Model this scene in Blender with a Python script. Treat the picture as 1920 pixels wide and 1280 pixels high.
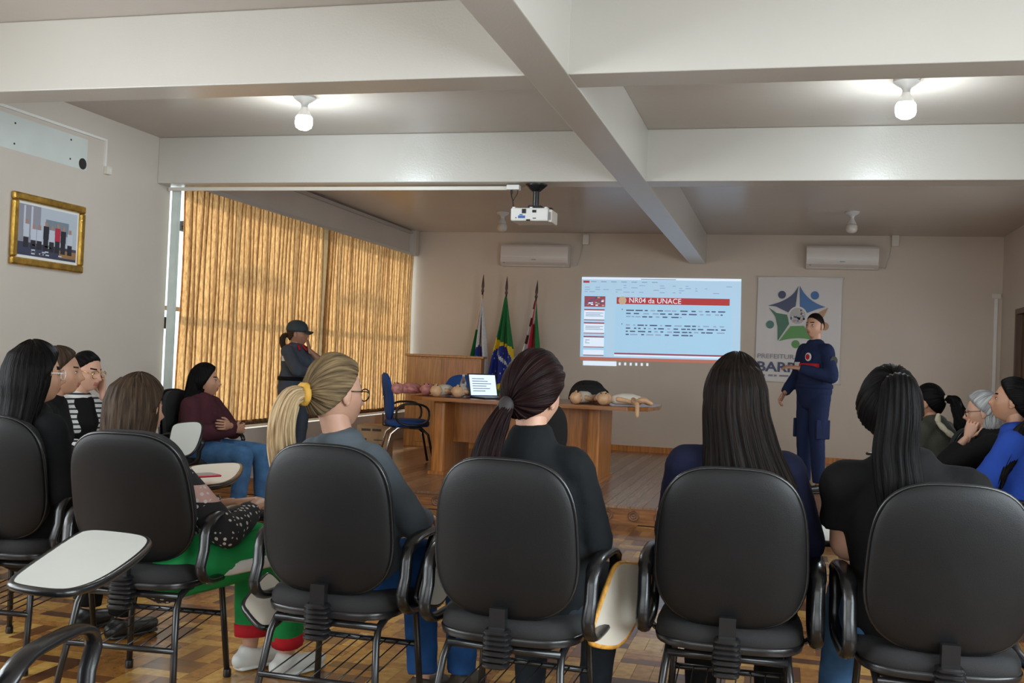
import bpy, math, random
import numpy as np
from mathutils import Vector, Matrix, noise as mn
random.seed(7)
SC = bpy.context.scene
for o in list(bpy.data.objects): bpy.data.objects.remove(o)
COL = SC.collection
PI = math.pi
V = Vector

# ---------------------------------------------------------------- camera
CAM_H = 1.27
FPX = 1950.0
RIGHT = V((0.9665392, 0.2532149, 0.0410378))
UP = V((-0.0350739, -0.0280241, 0.9989917))
FWD = V((-0.2541097, 0.9670041, 0.0182052))
cd = bpy.data.cameras.new('camera'); cam = bpy.data.objects.new('camera', cd); COL.objects.link(cam)
cd.sensor_width = 36.0; cd.lens = FPX / 1920 * 36.0; cd.clip_start = 0.05; cd.clip_end = 200
mw = Matrix.Identity(4)
for i in range(3):
    mw[i][0] = RIGHT[i]; mw[i][1] = UP[i]; mw[i][2] = -FWD[i]
mw[2][3] = CAM_H
cam.matrix_world = mw
SC.camera = cam
def at(px, py, d):
    "world point seen at a pixel of the photograph, at depth d metres"
    return V((0, 0, CAM_H)) + RIGHT * ((px - 960) / FPX * d) + UP * (-(py - 640) / FPX * d) + FWD * d

# ---------------------------------------------------------------- room numbers (metres)
YA, TA, YB, YW = 4.755, 0.244, 7.595, 13.635
ZB, ZC = 2.623, 3.0055
BL, BR = -1.24, -1.029
XL, XR = -5.106, 2.5135
YS, ZS = 8.323, 0.144
XBL = -5.034
YR = -4.0            # rear wall behind the camera
YWIN = 7.79          # where the window of the left wall starts

# ---------------------------------------------------------------- world and daylight
w = bpy.data.worlds.new('world'); SC.world = w; w.use_nodes = True
bgn = w.node_tree.nodes['Background']
bgn.inputs[0].default_value = (0.80, 0.90, 1.0, 1); bgn.inputs[1].default_value = 1.6
def area(name, loc, target, sx, sy, power, col):
    l = bpy.data.lights.new(name, 'AREA'); l.shape = 'RECTANGLE'; l.size = sx; l.size_y = sy
    l.energy = power; l.color = col
    o = bpy.data.objects.new(name, l); COL.objects.link(o); o.location = loc
    o.rotation_euler = (V(target) - V(loc)).to_track_quat('-Z', 'Y').to_euler()
    return o
area('daylight_window_blinds', (-6.0, 10.7, 2.0), (-5.0, 10.7, 1.7), 6.2, 2.6, 34, (1.0, 0.93, 0.82))
area('daylight_window_rear', (-1.3, YR + 0.06, 1.60), (-1.3, 3, 1.60), 6.6, 1.5, 40, (0.97, 1.0, 0.95))
area('daylight_window_side', (XL + 0.06, 0.6, 1.75), (0, 0.6, 1.55), 5.6, 1.9, 115, (0.92, 0.98, 1.0))
area('daylight_window_right', (XR - 0.06, 1.2, 1.75), (0, 1.2, 1.7), 4.2, 1.7, 140, (0.84, 0.95, 1.0))
area('added_stage_fill', (XR - 0.06, 9.8, 1.5), (XR - 1.06, 10.3, 0.35), 2.7, 1.25, 18, (0.97, 0.98, 1.0))  # added fill from an unseen opening, tilted down to brighten the lower back wall
sl = bpy.data.lights.new('sun', 'SUN'); sl.energy = 3.4; sl.angle = math.radians(3); sl.color = (1, 0.9, 0.74)
so = bpy.data.objects.new('sun', sl); COL.objects.link(so)
so.rotation_euler = V((0.72, -0.55, -0.42)).to_track_quat('-Z', 'Y').to_euler()
vs = SC.view_settings
vs.view_transform = 'Standard'; vs.look = 'None'; vs.exposure = 0.68; vs.gamma = 1.0; vs.use_curve_mapping = False

# ---------------------------------------------------------------- materials
MATS = {}
def nodes_of(name):
    m = bpy.data.materials.new(name); m.use_nodes = True
    nt = m.node_tree; b = nt.nodes['Principled BSDF']
    return m, nt, b
def c4(c, k=1.0): return (min(c[0]*k, 1), min(c[1]*k, 1), min(c[2]*k, 1), 1)
def mat(name, col, rough=0.5, metal=0.0, var=0.0, vscale=6.0, stretch=(1, 1, 1), bump=0.0, bscale=80.0, col2=None, coord='Object', emit=0.0, spec=None, coat=0.0, bstretch=None):
    if name in MATS: return MATS[name]
    m, nt, b = nodes_of(name)
    b.inputs['Base Color'].default_value = c4(col); b.inputs['Roughness'].default_value = rough; b.inputs['Metallic'].default_value = metal
    if spec is not None: b.inputs['Specular IOR Level'].default_value = spec
    if coat: b.inputs['Coat Weight'].default_value = coat; b.inputs['Coat Roughness'].default_value = 0.15
    tc = nt.nodes.new('ShaderNodeTexCoord'); mp = nt.nodes.new('ShaderNodeMapping'); mp.inputs['Scale'].default_value = stretch
    if coord == 'Strand':
        g = nt.nodes.new('ShaderNodeAttribute'); g.attribute_name = 'strand'; nt.links.new(g.outputs['Vector'], mp.inputs['Vector'])
    elif coord == 'World':
        g = nt.nodes.new('ShaderNodeNewGeometry'); nt.links.new(g.outputs['Position'], mp.inputs['Vector'])
    else: nt.links.new(tc.outputs[coord], mp.inputs['Vector'])
    if var or col2:
        n = nt.nodes.new('ShaderNodeTexNoise'); n.inputs['Scale'].default_value = vscale; n.inputs['Detail'].default_value = 5
        nt.links.new(mp.outputs[0], n.inputs['Vector'])
        r = nt.nodes.new('ShaderNodeValToRGB'); r.color_ramp.elements[0].position = 0.32; r.color_ramp.elements[1].position = 0.68
        r.color_ramp.elements[0].color = c4(col2) if col2 else c4(col, 1 - var)
        r.color_ramp.elements[1].color = c4(col) if col2 else c4(col, 1 + var)
        nt.links.new(n.outputs['Fac'], r.inputs[0]); nt.links.new(r.outputs[0], b.inputs['Base Color'])
    if bump:
        mp2 = nt.nodes.new('ShaderNodeMapping'); mp2.inputs['Scale'].default_value = bstretch or stretch
        nt.links.new((g.outputs['Position'] if coord == 'World' else g.outputs['Vector'] if coord == 'Strand' else tc.outputs[coord]), mp2.inputs['Vector'])
        n2 = nt.nodes.new('ShaderNodeTexNoise'); n2.inputs['Scale'].default_value = bscale; n2.inputs['Detail'].default_value = 3
        nt.links.new(mp2.outputs[0], n2.inputs['Vector'])
        bp = nt.nodes.new('ShaderNodeBump'); bp.inputs['Strength'].default_value = bump; bp.inputs['Distance'].default_value = 0.01
        nt.links.new(n2.outputs['Fac'], bp.inputs['Height']); nt.links.new(bp.outputs[0], b.inputs['Normal'])
    if emit:
        b.inputs['Emission Color'].default_value = c4(col); b.inputs['Emission Strength'].default_value = emit
    MATS[name] = m
    return m
def M(n): return MATS[n]
WALLC = (0.60, 0.54, 0.475)
mat('wall_paint', WALLC, 0.42, var=0.035, vscale=1.3, bump=0.05, bscale=55, coord='World')
mat('wall_paint_warm_lit', (0.60, 0.505, 0.41), 0.42, var=0.035, vscale=1.3, bump=0.05, bscale=55, coord='World')  # wall paint with the blinds' warm light mixed into its colour
mat('ceiling_paint', (0.50, 0.44, 0.385), 0.27, var=0.03, vscale=1.1, bump=0.05, bscale=40, coord='World')
mat('beam_paint', (0.56, 0.53, 0.48), 0.28, var=0.03, vscale=1.2, bump=0.09, bscale=90, coord='World')
mat('patch_paint', (0.62, 0.66, 0.63), 0.5, var=0.05, vscale=3, coord='World')
mat('black_plastic', (0.010, 0.010, 0.011), 0.25, bump=0.04, bscale=300)
mat('shell_plastic', (0.007, 0.007, 0.0075), 0.42, var=0.05, vscale=12, bump=0.10, bscale=420, spec=0.25)
mat('black_metal', (0.012, 0.012, 0.013), 0.25)
mat('black_fabric', (0.012, 0.012, 0.013), 0.85, bump=0.3, bscale=500)
mat('laminate', (0.72, 0.74, 0.70), 0.32, var=0.02, vscale=5)
mat('laminate_beige', (0.55, 0.50, 0.42), 0.4, var=0.04, vscale=6)
mat('wood_edge', (0.62, 0.30, 0.05), 0.5, var=0.3, vscale=40)
mat('white_plastic', (0.78, 0.77, 0.74), 0.35, var=0.02)
mat('cream_plastic', (0.70, 0.66, 0.58), 0.4, var=0.03)
mat('ac_plastic', (0.66, 0.60, 0.56), 0.25, var=0.01)
mat('dark_gap', (0.02, 0.018, 0.016), 0.7)
mat('grey_plastic', (0.25, 0.26, 0.28), 0.4)
mat('blue_print', (0.05, 0.13, 0.42), 0.5)
mat('aluminium', (0.72, 0.72, 0.70), 0.3, metal=0.7)
mat('gold_frame', (0.55, 0.33, 0.07), 0.28, metal=0.85, var=0.35, vscale=14, bump=0.25, bscale=60)
mat('gold_frame_dark', (0.16, 0.09, 0.02), 0.4, metal=0.6)
mat('desk_wood', (0.48, 0.18, 0.038), 0.32, var=0.28, vscale=5, stretch=(9, 9, 0.7), bump=0.04, bscale=60)
mat('desk_top_wood', (0.34, 0.13, 0.035), 0.25, var=0.25, vscale=5, stretch=(0.8, 9, 9))
mat('lectern_wood', (0.52, 0.23, 0.055), 0.35, var=0.25, vscale=5, stretch=(9, 9, 0.7))
mat('door_wood', (0.10, 0.045, 0.018), 0.4, var=0.3, vscale=5, stretch=(9, 9, 0.7))
mat('riser_wood', (0.30, 0.12, 0.04), 0.35, var=0.35, vscale=6, stretch=(1, 9, 9))
mat('medallion_wood', (0.22, 0.105, 0.05), 0.4, var=0.2, vscale=30)
mat('grout', (0.10, 0.06, 0.035), 0.7)
mat('cardboard', (0.50, 0.33, 0.18), 0.8, var=0.08, vscale=8)
mat('carton_print', (0.10, 0.07, 0.05), 0.8)
mat('blue_fabric', (0.015, 0.085, 0.34), 0.75, bump=0.3, bscale=400)
mat('chrome', (0.75, 0.75, 0.75), 0.15, metal=1.0)
mat('paper', (0.80, 0.80, 0.78), 0.7)
mat('red_case', (0.70, 0.03, 0.06), 0.35)
mat('screen_grey', (0.55, 0.60, 0.66), 0.3, emit=0.25)
mat('laptop_screen', (0.66, 0.78, 0.92), 0.3, emit=0.55)
mat('laptop_text', (0.25, 0.32, 0.42), 0.4, emit=0.15)
mat('manikin_skin', (0.72, 0.44, 0.25), 0.45, var=0.12, vscale=20)
mat('manikin_pink', (0.62, 0.26, 0.24), 0.5, var=0.35, vscale=25)
mat('manikin_cloth', (0.74, 0.68, 0.58), 0.8)
mat('pole_wood', (0.06, 0.022, 0.012), 0.4)
m_, nt_, b_ = nodes_of('bottle_plastic'); b_.inputs['Transmission Weight'].default_value = 0.9; b_.inputs['Roughness'].default_value = 0.08; b_.inputs['Base Color'].default_value = (0.85, 0.93, 0.95, 1); MATS['bottle_plastic'] = m_
m_, nt_, b_ = nodes_of('window_glass'); tg_ = nt_.nodes.new('ShaderNodeBsdfTransparent'); tg_.inputs[0].default_value = (0.93, 0.96, 0.95, 1); gg_ = nt_.nodes.new('ShaderNodeBsdfGlossy'); gg_.inputs['Roughness'].default_value = 0.02; mg_ = nt_.nodes.new('ShaderNodeMixShader'); mg_.inputs[0].default_value = 0.06
nt_.links.new(tg_.outputs[0], mg_.inputs[1]); nt_.links.new(gg_.outputs[0], mg_.inputs[2]); nt_.links.new(mg_.outputs[0], nt_.nodes['Material Output'].inputs[0]); MATS['window_glass'] = m_
for i, c in enumerate([(0.40, 0.205, 0.045), (0.28, 0.12, 0.028), (0.16, 0.062, 0.018), (0.52, 0.30, 0.075), (0.095, 0.038, 0.015), (0.34, 0.15, 0.034)]):
    mat('parquet_%d' % i, c, 0.22, var=0.22, vscale=9, stretch=(3, 3, 3), coord='World', bump=0.03, bscale=14, coat=0.35)
for i, c in enumerate([(0.30, 0.17, 0.10), (0.25, 0.135, 0.075), (0.21, 0.11, 0.06), (0.33, 0.20, 0.12)]):
    mat('plank_%d' % i, c, 0.24, var=0.22, vscale=5, stretch=(14, 0.6, 1), coord='World', bump=0.03, bscale=20)
# blind cloth: woven tan fabric that lets daylight through
m_, nt_, b_ = nodes_of('blind_cloth')
tc = nt_.nodes.new('ShaderNodeNewGeometry'); mp = nt_.nodes.new('ShaderNodeMapping'); mp.inputs['Scale'].default_value = (30, 24, 8)
n = nt_.nodes.new('ShaderNodeTexNoise'); n.inputs['Scale'].default_value = 2.0; n.inputs['Detail'].default_value = 6; n.inputs['Roughness'].default_value = 0.75
r = nt_.nodes.new('ShaderNodeValToRGB'); r.color_ramp.elements[0].position = 0.3; r.color_ramp.elements[1].position = 0.7
r.color_ramp.elements[0].color = (0.24, 0.11, 0.040, 1); r.color_ramp.elements[1].color = (0.70, 0.43, 0.19, 1)
tr = nt_.nodes.new('ShaderNodeBsdfTranslucent'); df = nt_.nodes.new('ShaderNodeBsdfDiffuse'); mx = nt_.nodes.new('ShaderNodeMixShader'); mx.inputs[0].default_value = 0.42
nt_.links.new(tc.outputs['Position'], mp.inputs[0]); nt_.links.new(mp.outputs[0], n.inputs['Vector']); nt_.links.new(n.outputs['Fac'], r.inputs[0])
nt_.links.new(r.outputs[0], tr.inputs[0]); nt_.links.new(r.outputs[0], df.inputs[0])
nt_.links.new(tr.outputs[0], mx.inputs[1]); nt_.links.new(df.outputs[0], mx.inputs[2])
nt_.links.new(mx.outputs[0], nt_.nodes['Material Output'].inputs[0]); MATS['blind_cloth'] = m_
mat('pale_blind', (0.62, 0.68, 0.64), 0.6, var=0.06, vscale=9)

# ---------------------------------------------------------------- mesh helpers
class MB:
    def __init__(s): s.v = []; s.f = []; s.m = []
    def add(s, vs, fs, mi=0, T=None):
        k = len(s.v)
        s.v += [tuple(T @ V(p)) for p in vs] if T is not None else [tuple(p) for p in vs]
        for f in fs:
            s.f.append(tuple(i + k for i in f)); s.m.append(mi)
        return s
    def box(s, c, d, mi=0, T=None):
        x, y, z = d[0]/2, d[1]/2, d[2]/2
        vs = [(c[0]+a*x, c[1]+b*y, c[2]+e*z) for e in (-1, 1) for b in (-1, 1) for a in (-1, 1)]
        return s.add(vs, [(0, 2, 3, 1), (4, 5, 7, 6), (0, 1, 5, 4), (2, 6, 7, 3), (0, 4, 6, 2), (1, 3, 7, 5)], mi, T)
    def bx(s, a, b, mi=0, T=None):
        return s.box([(a[i]+b[i])/2 for i in range(3)], [abs(b[i]-a[i]) for i in range(3)], mi, T)
    def loft(s, rings, mi=0, cap=True, closed=True, T=None, loop=False):
        n = len(rings[0]); vs = [p for r in rings for p in r]; fs = []
        R = len(rings)
        for i in range(R if loop else R-1):
            i2 = (i+1) % R
            for j in range(n if closed else n-1):
                j2 = (j+1) % n
                fs.append((i*n+j, i*n+j2, i2*n+j2, i2*n+j))
        if cap and not loop:
            fs.append(tuple(range(n-1, -1, -1))); fs.append(tuple((R-1)*n+j for j in range(n)))
        return s.add(vs, fs, mi, T)
    def tube(s, pts, r, n=8, side=None, mi=0, T=None, loop=False, round_ends=False):
        pts = [V(p) for p in pts]; N = len(pts)
        rr = [(q if isinstance(q, (tuple, list)) else (q, q)) for q in (r if isinstance(r, list) else [r]*N)]
        rings = []; prev = None
        for i in range(N):
            if loop: t = pts[(i+1) % N] - pts[i-1]
            else: t = pts[min(i+1, N-1)] - pts[max(i-1, 0)]
            if t.length < 1e-9: t = V((0, 0, 1))
            t.normalize()
            sv = V(side) if side is not None else (prev if prev is not None else (V((1, 0, 0)) if abs(t.x) < 0.8 else V((0, 1, 0))))
            a = sv - t*sv.dot(t)
            if a.length < 1e-6: a = t.orthogonal()
            a.normalize(); b = t.cross(a); prev = a
            def ring(c, k): return [c + a*(math.cos(2*PI*j/n)*rr[i][0]*k) + b*(math.sin(2*PI*j/n)*rr[i][1]*k) for j in range(n)]
            if round_ends and i == 0 and not loop:
                m_r = min(rr[i]); rings.append(ring(pts[i]-t*m_r*0.95, 0.25)); rings.append(ring(pts[i]-t*m_r*0.6, 0.78))
            rings.append(ring(pts[i], 1))
            if round_ends and i == N-1 and not loop:
                m_r = min(rr[i]); rings.append(ring(pts[i]+t*m_r*0.6, 0.78)); rings.append(ring(pts[i]+t*m_r*0.95, 0.25))
        return s.loft(rings, mi, True, True, T, loop)
    def lathe(s, prof, n=16, c=(0, 0, 0), mi=0, T=None):
        rings = [[(c[0]+r*math.cos(2*PI*j/n), c[1]+r*math.sin(2*PI*j/n), c[2]+z) for j in range(n)] for r, z in prof]
        return s.loft(rings, mi, True, True, T)
    def sphere(s, c, r, n=12, m=8, mi=0, T=None):
        r = r if isinstance(r, (tuple, list)) else (r, r, r)
        rings = []
        for i in range(m):
            e = -PI/2 + PI*(i+0.5)/m if m < 4 else -PI/2 + 0.12 + (PI-0.24)*i/(m-1)
            rings.append([(c[0]+r[0]*math.cos(e)*math.cos(2*PI*j/n), c[1]+r[1]*math.cos(e)*math.sin(2*PI*j/n), c[2]+r[2]*math.sin(e)) for j in range(n)])
        return s.loft(rings, mi, True, True, T)
    def prism(s, poly, h, mi=0, T=None, mi_side=None):
        n = len(poly); vs = [(p[0], p[1], 0) for p in poly] + [(p[0], p[1], h) for p in poly]
        s.add(vs, [tuple(range(n-1, -1, -1)), tuple(range(n, 2*n))], mi, T)
        return s.add(vs, [(i, (i+1) % n, n+(i+1) % n, n+i) for i in range(n)], mi if mi_side is None else mi_side, T)
    def mesh(s, name, mats, smooth=40):
        me = bpy.data.meshes.new(name); me.from_pydata(s.v, [], s.f)
        for q in (mats if isinstance(mats, (list, tuple)) else [mats]): me.materials.append(M(q) if isinstance(q, str) else q)
        if len(me.materials) > 1: me.polygons.foreach_set('material_index', s.m)
        if smooth:
            me.polygons.foreach_set('use_smooth', [True]*len(me.polygons))
            if smooth < 180: me.set_sharp_from_angle(angle=math.radians(smooth))
        me.update()
        return me
    def build(s, name, mats, parent=None, smooth=40, bevel=0.0):
        return link(name, s.mesh(name, mats, smooth), parent, bevel)
def link(name, me, parent=None, bevel=0.0):
    o = bpy.data.objects.new(name, me); COL.objects.link(o)
    if parent is not None: o.parent = parent
    if bevel:
        b = o.modifiers.new('bevel', 'BEVEL'); b.width = bevel; b.segments = 2; b.limit_method = 'ANGLE'
    return o
def thing(name, label, cat, loc=(0, 0, 0), rz=0.0, group=None):
    o = bpy.data.objects.new(name, None); COL.objects.link(o); o.empty_display_size = 0.1
    o.location = loc; o.rotation_euler = (0, 0, rz); o['label'] = label; o['category'] = cat
    if group: o['group'] = group
    return o
def tag(o, label, cat, group=None):
    o['label'] = label; o['category'] = cat
    if group: o['group'] = group
    return o
def struct(o): o['kind'] = 'structure'; return o
def dup(o, parent=None):
    c = o.copy(); COL.objects.link(c); c.parent = parent
    for ch in list(o.children): dup(ch, c)
    return c
def rotm(axis, ang): return Matrix.Rotation(ang, 4, axis)
def trans(p): return Matrix.Translation(V(p))
def text(body, size, mat_, parent, name, T, extrude=0.0015, align='LEFT', bold=0.0):
    cu = bpy.data.curves.new(name, 'FONT'); cu.body = body; cu.size = size; cu.extrude = extrude; cu.align_x = align; cu.offset = bold
    cu.resolution_u = 3
    t = bpy.data.objects.new(name, cu); COL.objects.link(t)
    dg = bpy.context.evaluated_depsgraph_get()
    me = bpy.data.meshes.new_from_object(t.evaluated_get(dg)); bpy.data.objects.remove(t); bpy.data.curves.remove(cu)
    me.transform(T); me.materials.clear(); me.materials.append(M(mat_))
    return link(name, me, parent)
def superellipse(a, b, n, e=3.2):
    out = []
    for j in range(n):
        t = 2*PI*j/n; c, s_ = math.cos(t), math.sin(t)
        out.append((a*math.copysign(abs(c)**(2/e), c), b*math.copysign(abs(s_)**(2/e), s_)))
    return out

# ================================================================ SETTING
# ---- floor
fl = struct(MB().bx((XL-0.2, YR-0.2, -0.12), (XR+0.2, YW+0.2, -0.006)).build('floor', 'grout', smooth=0))
SW, SLN = 0.0745, 0.2235
tones = [0]*4+[1]*4+[2]*3+[3]*3+[4]*2+[5]*3
slat_mesh = {}
for t in range(6):
    slat_mesh[t] = MB().box((0, 0, -0.008), (SW-0.0014, SLN-0.0014, 0.016)).mesh('parquet_block', 'parquet_%d' % t, 0)
rng = random.Random(3)
slats = []
y = 2.0; by = 0
while y < YS - 0.01:
    x = XL; bxi = 0
    while x < XR - 0.01:
        vert = (bxi + by) % 2 == 0
        for k in range(3):
            cx, cy = (x + SW*(k+0.5), y + SLN/2) if vert else (x + SLN/2, y + SW*(k+0.5))
            t = rng.choice(tones)
            if cx < XR - 0.03 and cy < YS - 0.02: slats.append((cx, cy, vert, t, rng.uniform(-0.0006, 0.0006)))
        x += SLN; bxi += 1
    y += SLN; by += 1
def inview(p, mx=1.0):
    d = p - V((0, 0, CAM_H)); z = d.dot(FWD)
    if z < 0.2: return None
    u = d.dot(RIGHT)/z*FPX; v_ = -d.dot(UP)/z*FPX
    return z if abs(u) < 980 and abs(v_) < 655 else None
vis = sorted([s for s in slats if inview(V((s[0], s[1], 0)))], key=lambda s: (V((s[0], s[1], 0))).dot(FWD))
near = set(vis[:300])
restm = MB()
for s in slats:
    if s in near:
        o = link('parquet_block', slat_mesh[s[3]], fl); o.location = (s[0], s[1], s[4]); o.rotation_euler = (0, 0, 0 if s[2] else PI/2)
    else:
        d = (SW-0.0014, SLN-0.0014, 0.016) if s[2] else (SLN-0.0014, SW-0.0014, 0.016)
        restm.box((s[0], s[1], -0.008+s[4]), d, s[3])
o = restm.build('parquet_field', ['parquet_%d' % t for t in range(6)], fl, 0); o['kind'] = 'stuff'
# ---- stage
st = struct(MB().bx((XL, YS+0.02, 0.0), (XR, YW, ZS-0.012)).build('trim_1', 'grout', smooth=0)); st['label'] = 'low wooden stage platform in front of the back wall'
PWD = 0.104
x = XL; k = 0
pm = [MB().bx((0.0012, YS-0.02, ZS-0.02), (PWD-0.0012, YW-0.01, ZS)).mesh('stage_plank', 'plank_%d' % t, 0) for t in range(4)]
while x < XR - 0.05:
    o = link('stage_plank', pm[rng.randrange(4)], st); o.location = (x, 0, rng.uniform(-0.0008, 0.0008)); x += PWD
MB().bx((XL, YS-0.005, 0.0), (XR, YS+0.02, ZS-0.02)).build('riser_board', 'riser_wood', st, 0)
MB().bx((XL, YS-0.012, 0.0), (XR, YS-0.005, 0.022)).build('riser_moulding', 'riser_wood', st, 0)
med = MB().lathe([(0.046, 0), (0.046, 0.008), (0.040, 0.012), (0.034, 0.006), (0.027, 0.006), (0.023, 0.013), (0.017, 0.006), (0.010, 0.006), (0.007, 0.012), (0.001, 0.014)], 20, T=rotm('X', PI/2)).mesh('medallion', 'medallion_wood', 50)
mx0 = at(1186, 963, 8.25).x
k0 = -20
for k in range(-20, 20):
    x = mx0 + 0.207*k
    if XL+0.05 < x < XR-0.05:
        o = link('medallion', med, st); o.location = (x, YS-0.005, ZS/2-0.002)
# ---- ceiling with beams
ce = struct(MB().bx((XL-0.2, YR-0.2, ZC), (XR+0.2, YW+0.2, ZC+0.15)).build('ceiling', 'ceiling_paint', smooth=0))
MB().bx((XL, YA, ZB), (XR, YA+TA, ZC)).build('cross_beam', 'beam_paint', ce, 0, 0.006)
MB().bx((XL, YB, ZB), (XR, YB+TA, ZC)).build('cross_beam', 'beam_paint', ce, 0, 0.006)
MB().bx((BL, YR, ZB-0.003), (BR, YW, ZC)).build('long_beam', 'beam_paint', ce, 0, 0.006)
MB().bx((XL, 1.7, ZB), (XR, 1.7+TA, ZC)).build('cross_beam', 'beam_paint', ce, 0, 0.006)
# ---- walls
struct(MB().bx((XL-0.2, YW, 0), (XR+0.2, YW+0.2, ZC)).build('wall_back', 'wall_paint_warm_lit', smooth=0))
wl = MB()
wl.bx((XL-0.18, 3.6, 0), (XL, YWIN, ZC))
wl.bx((XL-0.18, YWIN, 0), (XBL-0.02, YW, 0.50)).bx((XL-0.18, YWIN, 2.70), (XBL-0.03, YW, ZC))
wl.bx((XL-0.18, YR, 0), (XL, 3.6, 0.85)).bx((XL-0.18, YR, 2.62), (XL, 3.6, ZC)).bx((XL-0.18, YR, 0.85), (XL, -2.3, 2.62))
WLO = struct(wl.build('wall_left', 'wall_paint', smooth=0))
MB().bx((XBL-0.03, YWIN+0.06, ZC-0.05), (XBL+0.015, YW, ZC-0.02)).build('cornice', 'ceiling_paint', WLO, 0)
MB().bx((XBL-0.03, YW-0.14, 2.66), (XBL+0.06, YW-0.02, ZC)).build('corner_post', 'wall_paint', WLO, 0)
# patch where an air conditioner used to hang
MB().bx((XL, 5.78, 2.556), (XL+0.002, 6.69, 2.79)).build('paint_patch', 'patch_paint', WLO, 0)
MB().lathe([(0.042, 0), (0.042, 0.004), (0.034, 0.003), (0.001, 0.002)], 14, T=trans((XL+0.0015, 6.64, 2.60)) @ rotm('Y', PI/2)).build('pipe_hole', 'dark_gap', WLO)
for yy, zz in ((5.93, 2.74), (5.93, 2.60), (6.50, 2.75), (6.50, 2.61)):
    MB().lathe([(0.007, 0), (0.007, 0.003), (0.001, 0.004)], 8, T=trans((XL+0.002, yy, zz)) @ rotm('Y', PI/2)).build('screw_hole', 'dark_gap', WLO)
struct(MB().bx((XR, 3.4, 0), (XR+0.2, 8.4, ZC)).bx((XR, 11.2, 0), (XR+0.2, 11.55, ZC)).bx((XR, 8.4, 0), (XR+0.2, 11.2, 0.85)).bx((XR, 8.4, 2.2), (XR+0.2, 11.2, ZC)).bx((XR, YR, 0), (XR+0.2, -1.0, ZC)).bx((XR, -1.0, 0), (XR+0.2, 3.4, 0.85)).bx((XR, -1.0, 2.62), (XR+0.2, 3.4, ZC)).bx((XR, 12.80, 0), (XR+0.2, YW, ZC)).bx((XR, 11.55, 2.08), (XR+0.2, 12.80, ZC)).build('wall_right', 'wall_paint', smooth=0))
wr = MB()
wr.bx((XL, YR-0.2, 0), (XR, YR, 0.80)).bx((XL, YR-0.2, 2.70), (XR, YR, ZC)).bx((XL, YR-0.2, 0.80), (-4.6, YR, 2.70)).bx((2.0, YR-0.2, 0.80), (XR, YR, 2.70))
struct(wr.build('wall_rear', 'wall_paint', smooth=0))
d1 = struct(MB().bx((XR+0.05, 11.62, ZS), (XR+0.09, 12.74, 2.02)).build('door_1', 'door_wood', smooth=0))
MB().bx((XR-0.015, 12.74, ZS), (XR+0.12, 12.80, 2.08)).bx((XR-0.015, 11.55, ZS), (XR+0.12, 11.62, 2.08)).bx((XR-0.015, 11.62, 2.02), (XR+0.12, 12.74, 2.08)).build('door_frame', 'door_wood', d1, 0)
for z0 in (0.3, 1.15): MB().bx((XR+0.035, 11.8, z0), (XR+0.05, 12.56, z0+0.7)).build('door_panel', 'door_wood', d1, 0, 0.006)
struct(MB().bx((BL-3.8, YW-0.018, ZS), (XR, YW, ZS+0.075)).build('baseboard_back', 'desk_wood', smooth=0))
# ---- windows
def window(name, y0, y1, z0, z1, x, nv, nh, axis='y'):
    w_ = None
    f = MB(); t = 0.05
    def seg(a0, a1, b0, b1):
        if axis == 'y': return ((x-0.03, a0, b0), (x+0.03, a1, b1))
        return ((a0, x-0.03, b0), (a1, x+0.03, b1))
    f.bx(*seg(y0, y1, z0, z0+t)).bx(*seg(y0, y1, z1-t, z1)).bx(*seg(y0, y0+t, z0, z1)).bx(*seg(y1-t, y1, z0, z1))
    w_ = struct(f.build(name, 'aluminium', smooth=0))
    for i in range(1, nv):
        yy = y0 + (y1-y0)*i/nv; MB().bx(*seg(yy-0.02, yy+0.02, z0+t, z1-t)).build('mullion', 'aluminium', w_, 0)
    for i in range(1, nh):
        zz = z0 + (z1-z0)*i/nh; MB().bx(*seg(y0+t, y1-t, zz-0.02, zz+0.02)).build('transom', 'aluminium', w_, 0)
    return w_
W1 = window('window_1', YWIN+0.01, YW-0.02, 0.50, 2.70, XL-0.10, 5, 2)
for i in range(5):
    y0 = YWIN+0.06 + i*(YW-YWIN-0.03)/5; y1 = y0 + (YW-YWIN)/5 - 0.10
    for z0, z1 in ((0.56, 1.57), (1.63, 2.64)): MB().bx((XL-0.104, y0, z0), (XL-0.098, y1, z1)).build('pane', 'window_glass', W1, 0)
window('window_2', -2.3, 3.6, 0.85, 2.62, XL-0.10, 5, 2)
window('window_4', -1.0, 3.4, 0.85, 2.62, XR+0.10, 4, 2)
window('added_window_5', 8.4, 11.2, 0.85, 2.2, XR+0.10, 3, 2)  # unseen window added to go with the stage fill light
window('window_3', -4.6, 2.0, 0.80, 2.70, YR-0.10, 5, 2, 'x')
for y0, y1, zz in ((9.35, 10.6, 2.50), (11.9, 13.5, 2.46)):
    MB().tube([(XL-0.9, y0, zz), (XL-0.9, (y0+y1)/2, zz+0.05), (XL-0.9, y1, zz-0.02)], [0.05, 0.11, 0.06], 10).build('added_shadow_bar', 'black_metal', W1, 180)  # unseen bars added outside so the sun casts shadow smudges on the blind
# handle on the open window edge, and the black mark on the sash
MB().bx((XL-0.066, YWIN+0.05, 1.42), (XL-0.03, YWIN+0.075, 1.52)).build('latch', 'black_plastic', W1, 0)

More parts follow.
